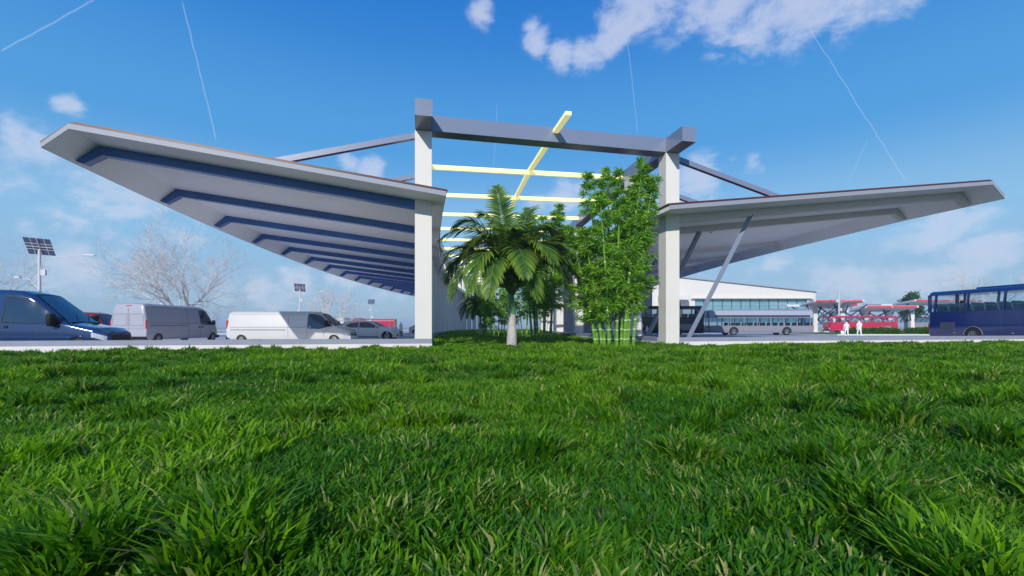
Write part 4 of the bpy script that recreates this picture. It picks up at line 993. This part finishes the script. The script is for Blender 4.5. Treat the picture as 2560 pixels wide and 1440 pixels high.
# ------------------------------------------------------------------ far red edged shelters
M_FASC = mat('shelter_red_fascia', (.62,.05,.08), .5); M_SHW = mat('shelter_white', (.70,.69,.70), .6); M_BRACE = mat('brace_navy', (.02,.04,.09), .4)
def shelter(label, x0, x1, y, z, cols, depth=9, drop=.75, tilt=0.):
    r = thing('bus_shelter', label, 'bus shelter', ((x0+x1)/2, y, 0), 0, 'red edged shelters in the far bus park'); h = (x1-x0)/2
    b = MB(); b.add([(-h,0,z-.46),(h,0,z-.46),(h,depth*.5,z-drop-.2),(-h,depth*.5,z-drop-.2),(-h,0,z),(h,0,z),(h,depth*.5,z-drop),(-h,depth*.5,z-drop)], [(0,3,2,1),(4,5,6,7),(0,1,5,4),(1,2,6,5),(2,3,7,6),(3,0,4,7)])
    b.add([(-h-2.5,depth*.5,z-drop-.35),(h-.5,depth*.5,z-drop-.35),(h-.5,depth,z-drop*.4-.3),(-h-2.5,depth,z-drop*.4-.3),(-h-2.5,depth*.5,z-drop+.01),(h-.5,depth*.5,z-drop+.01),(h-.5,depth,z-drop*.4),(-h-2.5,depth,z-drop*.4)], [(0,3,2,1),(4,5,6,7),(0,1,5,4),(1,2,6,5),(2,3,7,6),(3,0,4,7)])
    b.build('roof', M_SHW, r)
    b = MB(); b.prism([(-h+.15, z-.44), (-h+.45, z-.06), (-.1, z-.06), (.15, z-.44)], 'y', -.03, .0); b.prism([(.3, z-.44), (.1, z-.06), (h-.45, z-.06), (h-.15, z-.44)], 'y', -.03, .0); b.build('fascia_panel', M_FASC, r)
    b = MB(); b.add([(-h+.2,.4,z+.0),(h-.2,.4,z+.0),(h-.2,depth*.49,z-drop+.04),(-h+.2,depth*.49,z-drop+.04)], [(0,1,2,3)]); b.add([(-h+.2,.4,z+.05),(h-.2,.4,z+.05),(h-.2,depth*.49,z-drop+.09),(-h+.2,depth*.49,z-drop+.09)], [(0,1,2,3)]); b.build('roof_sheet', M_REDROOF, r)
    for cx_ in cols:
        x = cx_ - (x0+x1)/2
        b = MB(); b.box(x-.42, x+.42, depth*.42, depth*.42+.8, 0, z-drop-.2+.1); b.build('column', M_WHITE, r)
        yy = depth*.42+.4
        for dx in (-3.2, 3.2):
            for dy in (-2.6, 2.6):
                b = MB(); b.bar((x, yy, 1.2+.9), (x+dx, yy+dy, z-drop*.75-.3), .22, .22); b.build('brace', M_BRACE, r)
            b = MB(); b.bar((x+dx*.9, yy+2, 1.6), (x-dx*.1, yy+1, z-drop-.3), .14, .14); b.build('brace', M_BRACE, r)
    return r
shelter('red edged shelter with two columns right beside the terminal building', 57.8, 67.4, 88, 6.25, (60.6, 66.0))
shelter('lower red edged shelter above the crimson coach', 71.0, 81.8, 92.5, 5.35, (74.2, 79.2))
shelter('tall red edged shelter partly covered by the rear of the navy coach', 88.4, 104, 101, 7.1, (92.4, 98.5), depth=12)
shelter('faded red edged shelter behind the others, above the lamp arm', 79, 92, 122, 7.2, (83, 89), depth=12)

# ------------------------------------------------------------------ street lamps
def lamp(label, loc, rz, H=8.75, panel=True, group='solar street lamps', arms=((4.8, -.85, 1), (-2.0, -3.1, 1))):
    r = thing('street_lamp', label, 'street lamp', loc, rz, group)
    b = MB(); b.tube([(0,0,0),(0,0,.4),(0,0,.42),(0,0,H*.5),(0,0,H-.3)], [.19,.19,.15,.135,.11], 12); b.build('pole', M_GALV, r, smooth=True)
    if panel:
        b = MB(); c = Vector((0, 0, H)); n = Vector((-.25, .55, .8)).normalized(); u = Vector((1,.30,-.05)).normalized(); v = Vector((.62,-.45,.60)); v = (v-u*v.dot(u)).normalized(); n = u.cross(v)*-1; n = n if n.z > 0 else -n
        fr_ = MB(); W_, D_ = 1.25, 1.55
        for k, (a, q) in enumerate([(a, q) for a in (-1.5,-.5,.5,1.5) for q in (-1,0,1)]):
            m_ = c + u*(a*.50) + v*(q*.66); b.bar(m_-v*.30, m_+v*.30, .45, .03, up=n)
        pn = b.build('solar_panel', mat('solar_cell', (.10,.10,.16), .25, var=.1, coat=.4), r)
        fr_.bar(c-v*.96-n*.05, c+v*.96-n*.05, .06, .05, up=n); fr_.bar(c-u*1.0-n*.05, c+u*1.0-n*.05, .06, .05, up=n)
        for q in (-.33, .33): fr_.bar(c-u*1.0+v*q-n*.03, c+u*1.0+v*q-n*.03, .03, .03, up=n)
        fr_.build('panel_frame', M_GALV, pn)
    for L2, dz, s in arms:
        z = H+dz; sg = 1 if L2 > 0 else -1; a = abs(L2)
        pts = [(sg*.12, 0, z-1.4), (sg*.22, 0, z-.7), (sg*.6, 0, z-.32), (sg*a*.35, 0, z-.1), (sg*a*.8, 0, z+.08)]
        b = MB(); b.tube(pts, .035, 6); ar = b.build('lamp_arm', M_GALV, r, smooth=True)
        b = MB(); x0, x1 = sorted((sg*a*.78, sg*a)); 
        b.prism([(sg*a*.77, z+.06), (sg*a*.80, z+.20), (sg*a*.97, z+.22), (sg*a*1.02, z+.12), (sg*a*.97, z+.05)], 'y', -.16, .16); b.build('lamp_head', M_GALV, ar)
        b = MB(); b.box(sg*.15 if sg > 0 else -.55, sg*.15+.4 if sg > 0 else -.15, -.1, .1, z-1.9, z-1.35); b.build('control_box', M_GALV, r)
    return r
lamp('tall solar street lamp behind the blue van at the left edge', (-45.2, 44, 0), R(8))
lamp('solar street lamp behind the roof of the white van', (-41.5, 90, 0), R(0))
lamp('distant solar street lamp above the fire engine', (-42.8, 140, 0), R(180))
lamp('small far solar street lamp in front of the large bare tree', (-70, 97, 0), R(120), H=8.0)
lamp('street lamp without panel between the terminal and the crimson coach', (60.4, 85, 0), R(180), H=8.2, panel=False, arms=((4.4, -.7, 1), (-2.4, -2.3, 1)))

# ------------------------------------------------------------------ bare trees
def bare_tree(label, loc, rz, size, seed, group='leafless trees', levels=6, spread=1.0):
    r = random.Random(seed); root = thing('bare_tree', label, 'tree', loc, rz, group)
    tr = MB(); br = MB()
    def grow(p, d, ln, rad, lv):
        pts = [p]; rr = [rad]; q = p; dd = d.copy(); n = 4 if lv < 3 else 3
        kids = []
        for i in range(n):
            dd = (dd + Vector((r.gauss(0,.13), r.gauss(0,.13), r.gauss(.015,.09)))).normalized(); q = q + dd*ln/n; pts.append(q); rr.append(rad*(1-.42*(i+1)/n))
            if lv >= 1 and i >= 1 and lv < levels: kids.append((q, dd.copy(), rr[-1]))
        (tr if lv == 0 else br).tube(pts, rr, 8 if lv == 0 else (5 if lv < 3 else 3), cap=False)
        if lv >= levels: return
        if lv == 0:
            for k in range(5):
                a = 2*math.pi*k/5 + r.uniform(-.3,.3); e = r.uniform(.55, 1.0) if k else 1.35
                grow(q, Vector((math.cos(a)*math.cos(e)*spread, math.sin(a)*math.cos(e)*spread, math.sin(e))).normalized(), size*r.uniform(.30,.36), rad*.55, 1)
            return
        for (kq, kd, kr) in kids[:-1] if lv < 4 else kids[:2]:
            if r.random() < (.95 if lv < 4 else .75):
                ax = kd.cross(Vector((r.gauss(0,1), r.gauss(0,1), r.gauss(0,1)))).normalized(); d2 = (Matrix.Rotation(r.uniform(.45,.95), 3, ax) @ kd); d2.z += .05; d2.normalize()
                grow(kq, d2, ln*r.uniform(.55,.75), max(kr*.66, .009), lv+1)
        for k in range(2):
            ax = dd.cross(Vector((r.gauss(0,1), r.gauss(0,1), r.gauss(0,1)))).normalized(); d2 = (Matrix.Rotation(r.uniform(.2,.55), 3, ax) @ dd); d2.normalize()
            grow(q, d2, ln*r.uniform(.66,.84), rr[-1]*.8, lv+1)
    grow(Vector((0,0,0)), Vector((.05,0,1)), size*.25, size*.033, 0)
    tr.build('trunk', M_TWIG, root, smooth=60, fix=False); br.build('crown', M_TWIG, root, fix=False)
    return root
bare_tree('large leafless tree with wide forked crown behind the grey van', (-34.4, 47, 0), R(20), 9.3, 3, spread=1.5, levels=7)
bare_tree('leafless tree cut by the left edge of the photo behind the blue van', (-56.0, 47, 0), R(80), 9.0, 9)
bare_tree('small distant leafless tree above the windscreen of the white van', (-31.4, 78, 0), R(200), 7.0, 5, spread=1.2)
bare_tree('leafless tree rising behind the roof of the navy coach', (75, 72, 0), R(0), 9.2, 12, spread=1.2)
bare_tree('leafless tree at the far right edge behind the navy coach', (86, 73, 0), R(120), 8.0, 15)

# ------------------------------------------------------------------ leaf clouds: hedges and a green tree
def leaves(name, P, dirs, ln, wd, cols, m, parent, r_):
    n = len(P); d = dirs/np.linalg.norm(dirs, axis=1, keepdims=True)
    up = r_.normal(0, 1, (n, 3)); sd = np.cross(d, up); sd /= np.linalg.norm(sd, axis=1, keepdims=True) + 1e-9
    nn = np.cross(sd, d); ln = np.asarray(ln)[:, None]; wd = np.asarray(wd)[:, None]
    V = np.stack([P, P + d*ln*.45 + sd*wd + nn*wd*.3, P + d*ln - np.array([0,0,1])*ln*.18, P + d*ln*.45 - sd*wd + nn*wd*.3], 1)
    F = (np.arange(n)[:, None]*4 + np.array([[0,1,2,0,2,3]])).ravel()
    T = np.repeat(cols[:, None, :], 4, 1).reshape(-1, 3)
    return npmesh(name, V.reshape(-1, 3), F, np.full(2*n, 3), m, parent, tint=T)
def hedge(label, loc, sx, sy, sz, seed):
    r_ = np.random.default_rng(seed); root = thing('shrub', label, 'shrub', loc, 0, 'clipped shrubs on the right hand island'); n = 2600
    d = r_.normal(0, 1, (n, 3)); d /= np.linalg.norm(d, axis=1, keepdims=True); d[:, 2] = np.abs(d[:, 2])
    bump = 1 + .08*np.sin(d[:, 0]*9+seed) + .07*np.sin(d[:, 1]*8) ; rad = (r_.random(n)**.25)*bump
    P = d*rad[:, None]*np.array([sx, sy, sz]); P[:, 2] += .05
    t = r_.random(n)[:, None]; c = np.array([.03,.10,.01])*(1-t) + np.array([.14,.26,.02])*t
    leaves('foliage', P, d + r_.normal(0,.7,(n,3)), .16+.1*r_.random(n), .05+.02*r_.random(n), c, M_LEAF, root, r_)
    b = MB(); rows = [[(math.cos(a)*sx*.85*q, math.sin(a)*sy*.85*q, z) for a in np.linspace(0, 2*math.pi, 17)[:-1]] for q, z in ((.9,0),(1,sz*.3),(.8,sz*.6),(.4,sz*.85))]
    b.grid(rows, closed=True); b.build('stems', mat('shrub_core', (.015,.04,.01), .9), root)
for i, (lb, x, y, sx, sz) in enumerate([('clipped shrub directly right of the walking couple', 45.7, 61, 1.4, .66), ('rounded clipped shrub in front of the rear wheel of the crimson coach', 48.6, 59.3, 1.5, .66), ('clipped shrub touching the rear of the navy coach', 54.0, 59.5, 1.3, .72), ('flat paler shrub behind the rear of the navy coach', 59.0, 67, 2.2, .66), ('low shrub at the back of the island under the tail of the crimson coach', 54.0, 69, 1.7, .62)]):
    hedge(lb, (x, y, .2), sx, 1.0, sz, i+3)
def green_tree(label, loc, H, W_, seed, n=9000):
    r_ = np.random.default_rng(seed); root = thing('broadleaf_tree', label, 'tree', loc, 0)
    b = MB(); b.tube([(0,0,0),(.1,0,H*.2),(0,.1,H*.5),(.1,0,H*.8)], [.35,.28,.18,.05], 8)
    for a in range(7):
        t = a*.9+.3; b.tube([(0,0,H*(.2+.07*a)), (math.cos(t)*W_*.5, math.sin(t)*W_*.5, H*(.38+.07*a))], [.12,.03], 5)
    b.build('trunk', mat('brown_bark', (.12,.08,.05), .9), root)
    k = 60; c = r_.normal(0, 1, (k, 3)); c /= np.linalg.norm(c, axis=1, keepdims=True); c *= (r_.random((k, 1))**.5)*.78
    P = c[r_.integers(0, k, n)] + r_.normal(0, .13, (n, 3)); P = P*np.array([W_, W_, H*.42]) + np.array([0, 0, H*.60])
    t = r_.random(n)[:, None]; col = np.array([.02,.07,.012])*(1-t) + np.array([.07,.16,.02])*t
    leaves('crown', P, r_.normal(0,1,(n,3)), .5+.25*r_.random(n), .18+.08*r_.random(n), col, M_LEAF, root, r_)
green_tree('tall green tree between the far shelters, left of the navy coach', (113.6, 131, 0), 11.4, 3.0, 5)

# ------------------------------------------------------------------ bamboo
M_CULM = mat('bamboo_green', (.13,.30,.02), .3, var=.25, scale=6, coat=.2); M_NODE = mat('bamboo_node_white', (.62,.68,.50), .6)
def bamboo(label, loc, H, culms, spread, seed, leafn=5200, env=1.0, low=.24, leaf=.34, lean=1.0):
    rr_ = random.Random(seed); r_ = np.random.default_rng(seed); z0 = float(gz(loc[0], loc[1]))
    root = thing('bamboo_clump', label, 'bamboo', (loc[0], loc[1], z0-.05), 0)
    LP = []; LD = []
    for k in range(culms):
        a = 2*math.pi*(k+rr_.uniform(-.3,.3))/culms; q = rr_.uniform(.45, 1)*spread*.5; bx, by = math.cos(a)*q*1.25, math.sin(a)*q*.8
        h = H*rr_.uniform(.80, 1.0)*(1 if bx > -.3*spread else .72); ln = lean*rr_.uniform(.04, .15)*h*(1 if bx > 0 else 1.2)
        lx, ly = (bx/(spread*.6))*ln*1.5 + rr_.gauss(0,.12), (by/(spread*.6))*ln + rr_.gauss(0,.12)
        C = lambda t: Vector((bx + lx*t*(.55+.45*t), by + ly*t*(.55+.45*t), h*t*(1-.03*t)))
        rad = lambda t: .062*(1-t)**.7*(H/8)*1.0 + .010
        seg = .42; n = int(h/seg); b = MB(); nb = MB()
        pts = []; rs = []
        for i in range(n+1):
            t = i/n
            pts.append(C(t)); rs.append(rad(t)*1.08)
            if i < n: pts.append(C(t+.12/n)); rs.append(rad(t)); pts.append(C(t+.88/n)); rs.append(rad(t)*.99)
            if i > 0 and t < .55: p = C(t); d = (C(t+.01)-p).normalized(); nb.tube([p-d*.018, p, p+d*.018], [rad(t)*1.1, rad(t)*1.22, rad(t)*1.1], 8)
        b.tube(pts, rs, 8, cap=False); o_n = len(b.m); b.add(nb.v, nb.f, 1)
        # leafy side branches
        m = leafn//culms
        bt = MB()
        for i in range(n+1):
            t = i/n
            if t < low: continue
            for _ in range(3):
                if rr_.random() < .12: continue
                a = rr_.uniform(0, 2*math.pi); e = rr_.uniform(.1, .8); bl = env*rr_.uniform(.45, 1.0)*(1.12 - .95*max(0, t-.35)/.65)*(.75 if t < low+.08 else 1)
                p0 = C(t); dv = Vector((math.cos(a)*math.cos(e), math.sin(a)*math.cos(e), math.sin(e)))
                p1 = p0 + dv*bl*.6; p2 = p0 + dv*bl + Vector((0,0,-.16*bl)); bt.tube([p0, p1, p2], [.007,.005,.002], 3, cap=False)
                nl = max(3, int(m/(3*(n*(1-low)))))
                for _ in range(nl):
                    s = rr_.uniform(.2, 1.05); q_ = p0 + (p2-p0)*s + Vector((rr_.gauss(0,.05), rr_.gauss(0,.05), rr_.gauss(0,.05)))
                    LP.append(q_); LD.append(dv*.6 + Vector((rr_.gauss(0,.6), rr_.gauss(0,.6), rr_.gauss(-.22,.35))))
        b.add(bt.v, bt.f, 2); cu = b.build('culm', [M_CULM, M_NODE, mat('bamboo_twig', (.10,.14,.03), .7)], root, smooth=60)
    P = np.array([tuple(p) for p in LP]); D_ = np.array([tuple(p) for p in LD]); n = len(P)
    t = r_.random(n)[:, None]; c = np.array([.055,.21,.012])*(1-t) + np.array([.36,.60,.05])*t
    leaves('foliage', P, D_, leaf*(.6+.7*r_.random(n)), leaf*.074*(.8+.5*r_.random(n)), c, M_LEAF, root, r_)
    return root
bamboo('tall bamboo clump with bright ringed stems beside the nearest right column', (4.68, 21.0), 8.6, 13, 1.6, 21, leafn=31000, env=1.05, low=.21, leaf=.29)
bamboo('bamboo clump with dark shaded stems directly behind the palm', (1.85, 28.5), 8.8, 9, 1.5, 22, leafn=13000, env=1.1, leaf=.34)
bamboo('short bamboo clump left of the palm trunk near the curved column row', (-1.3, 38), 4.6, 10, 1.6, 23, leafn=5000, env=1.0, low=.28)
bamboo('small bamboo clump deep in the garden between palm and bamboo stems', (1.3, 41), 4.8, 8, 1.8, 24, leafn=3000, env=.9, low=.35)

# ------------------------------------------------------------------ palms
def palm(label, loc, sc, seed, fr=None, group=None):
    r_ = np.random.default_rng(seed); z0 = float(gz(loc[0], loc[1])); root = thing('palm_tree', label, 'palm', (loc[0], loc[1], z0-.05), 0); root.scale = (sc,)*3
    b = MB(); pts = []; rs = []
    for i in range(41):
        t = i/40; pts.append((.02*math.sin(t*3), 0, 1.75*t)); rs.append((.27-.075*min(1,t*1.6)+.02*math.sin(t*3)) * (1+(.022 if i % 2 else -.01)))
    b.tube(pts, rs, 18); b.build('trunk', mat('palm_trunk_grey', (.47,.44,.43), .85, var=.25, scale=7, bump=.4, bscale=18), root, smooth=50)
    b = MB(); b.tube([(0.02,0,1.72),(.02,0,1.95),(.0,0,2.3),(0,0,2.75),(0,0,3.05)], [.20,.195,.15,.11,.06], 16); b.build('crown_shaft', mat('palm_shaft_green', (.10,.27,.12), .4, var=.2, scale=4), root, smooth=60)
    F_ = fr or [((-.25,.0,5.3),(-.75,-.2,8.0)), ((-1.3,-.3,5.9),(-3.5,-.6,5.3)), ((-1.5,.6,5.3),(-3.0,-.5,2.7)), ((1.1,-.2,6.0),(2.9,-.4,5.2)), ((1.5,-1.0,5.0),(2.8,-1.4,2.5)), ((1.3,1.2,5.7),(3.2,2.2,4.4)), ((-1.2,1.3,5.9),(-2.7,2.6,5.0)), ((.3,-1.6,4.9),(.6,-3.0,3.3)), ((.5,.4,6.0),(1.0,.7,7.1)), ((-1.1,-1.4,4.9),(-1.9,-2.5,2.6)), ((0,1.6,5.8),(.2,3.3,4.6)), ((2.0,.2,4.6),(3.1,.5,2.6)), ((-2.0,.1,5.0),(-3.3,.6,3.4)), ((.2,-.8,5.4),(.1,-2.2,5.6)), ((-.6,.5,6.1),(-1.7,.9,6.9)), ((1.7,-.4,5.3),(3.3,-.2,3.9)), ((-.9,-.9,5.6),(-2.4,-1.3,4.2)), ((.5,-1.2,4.4),(1.2,-2.2,2.4)), ((-.6,-1.5,4.6),(-1.0,-2.6,2.5)), ((-2.1,-.3,5.2),(-3.5,-.5,3.9)), ((2.0,-.3,5.5),(3.4,-.5,4.6)), ((.9,-1.3,5.2),(1.9,-2.4,4.0)), ((-1.7,-.5,4.3),(-2.9,-.9,2.3)), ((1.1,.9,6.2),(2.2,1.4,6.0)), ((2.1,-.8,4.6),(3.3,-.9,3.0)), ((-1.4,.3,6.3),(-3.0,.4,6.1))]
    for fi, (mid, tip) in enumerate(F_):
        p0 = Vector((0,0,2.6)); p1 = Vector(mid); p2 = Vector(tip); p1c = p1*2 - (p0+p2)*.5; p1c = p1c*.75 + p1*.25
        B = lambda t: p0*(1-t)**2 + p1c*2*t*(1-t) + p2*t*t
        b = MB(); ts = np.linspace(0, 1, 16); b.tube([B(t) for t in ts], [.045*(1-t)+.006 for t in ts], 5); fo = b.build('frond', mat('palm_rachis', (.10,.17,.03), .5), root, smooth=60)
        Vv = []; Ff = []; sz = []; T = []; n = 56
        for i in range(n):
            t = .07 + .93*i/(n-1); p = B(t); d = (B(min(1,t+.01)) - B(max(0,t-.01))).normalized()
            side = d.cross(Vector((0,0,1)));
            if side.length < .25: side = d.cross(Vector((0,1,0)))
            side.normalize(); upv = side.cross(d).normalized()
            L3 = 1.62*math.sin(math.pi*min(1, .30+.66*t))**.6*(.9 if t < .95 else .65)
            for sg in (-1, 1):
                dv = (side*sg*.80 + d*(.42+.5*t) + upv*(.16 + float(r_.normal(0,.10)))).normalized(); l = L3*float(r_.uniform(.9,1.05)); q = p
                w_ = .036*float(r_.uniform(.9,1.2)); nv = len(Vv); cdir = dv.copy(); wv = d.cross(dv).cross(dv); wv = wv.normalized() if wv.length > .01 else d
                steps = 5
                for s in range(steps+1):
                    u_ = s/steps; ww = w_*(1-u_**2.2)*(.6+.8*min(1,u_*4)) if s < steps else .002
                    Vv += [tuple(q - wv*ww), tuple(q + wv*ww)]
                    cdir = (cdir + Vector((0,0,-.11-.14*u_))).normalized(); q = q + cdir*l/steps
                for s in range(steps): Ff += [nv+2*s, nv+2*s+1, nv+2*s+3, nv+2*s+2]; sz.append(4)
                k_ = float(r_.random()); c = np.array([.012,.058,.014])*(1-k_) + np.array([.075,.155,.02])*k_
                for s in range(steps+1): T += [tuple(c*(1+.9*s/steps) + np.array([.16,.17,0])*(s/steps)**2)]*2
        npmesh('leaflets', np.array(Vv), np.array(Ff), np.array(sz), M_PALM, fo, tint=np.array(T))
    return root
palm('palm with grey ringed trunk and green crownshaft in the middle of the lawn', (-.02, 21.8), .95, 31)
palm('small palm half hidden deep in the garden beside the curved column row', (-3.0, 44), .62, 32)

# ------------------------------------------------------------------ air (named haze)
HD = .0006
if HD > 0:
    b = MB(); b.box(-1000, 1000, -300, 1500, -1.2, 17.5); hz = b.build('haze', [], None)
    m = bpy.data.materials.new('air'); m.use_nodes = True; nt = m.node_tree; nt.nodes.clear()
    o_ = nt.nodes.new('ShaderNodeOutputMaterial'); v = nt.nodes.new('ShaderNodeVolumePrincipled'); v.inputs['Color'].default_value = (.62,.78,1,1); v.inputs['Density'].default_value = HD; v.inputs['Anisotropy'].default_value = 0
    nt.links.new(v.outputs[0], o_.inputs['Volume']); hz.data.materials.append(m); tag(hz, kind='stuff')
    S.cycles.volume_bounces = 0; S.cycles.volume_step_rate = 5; S.cycles.volume_max_steps = 32
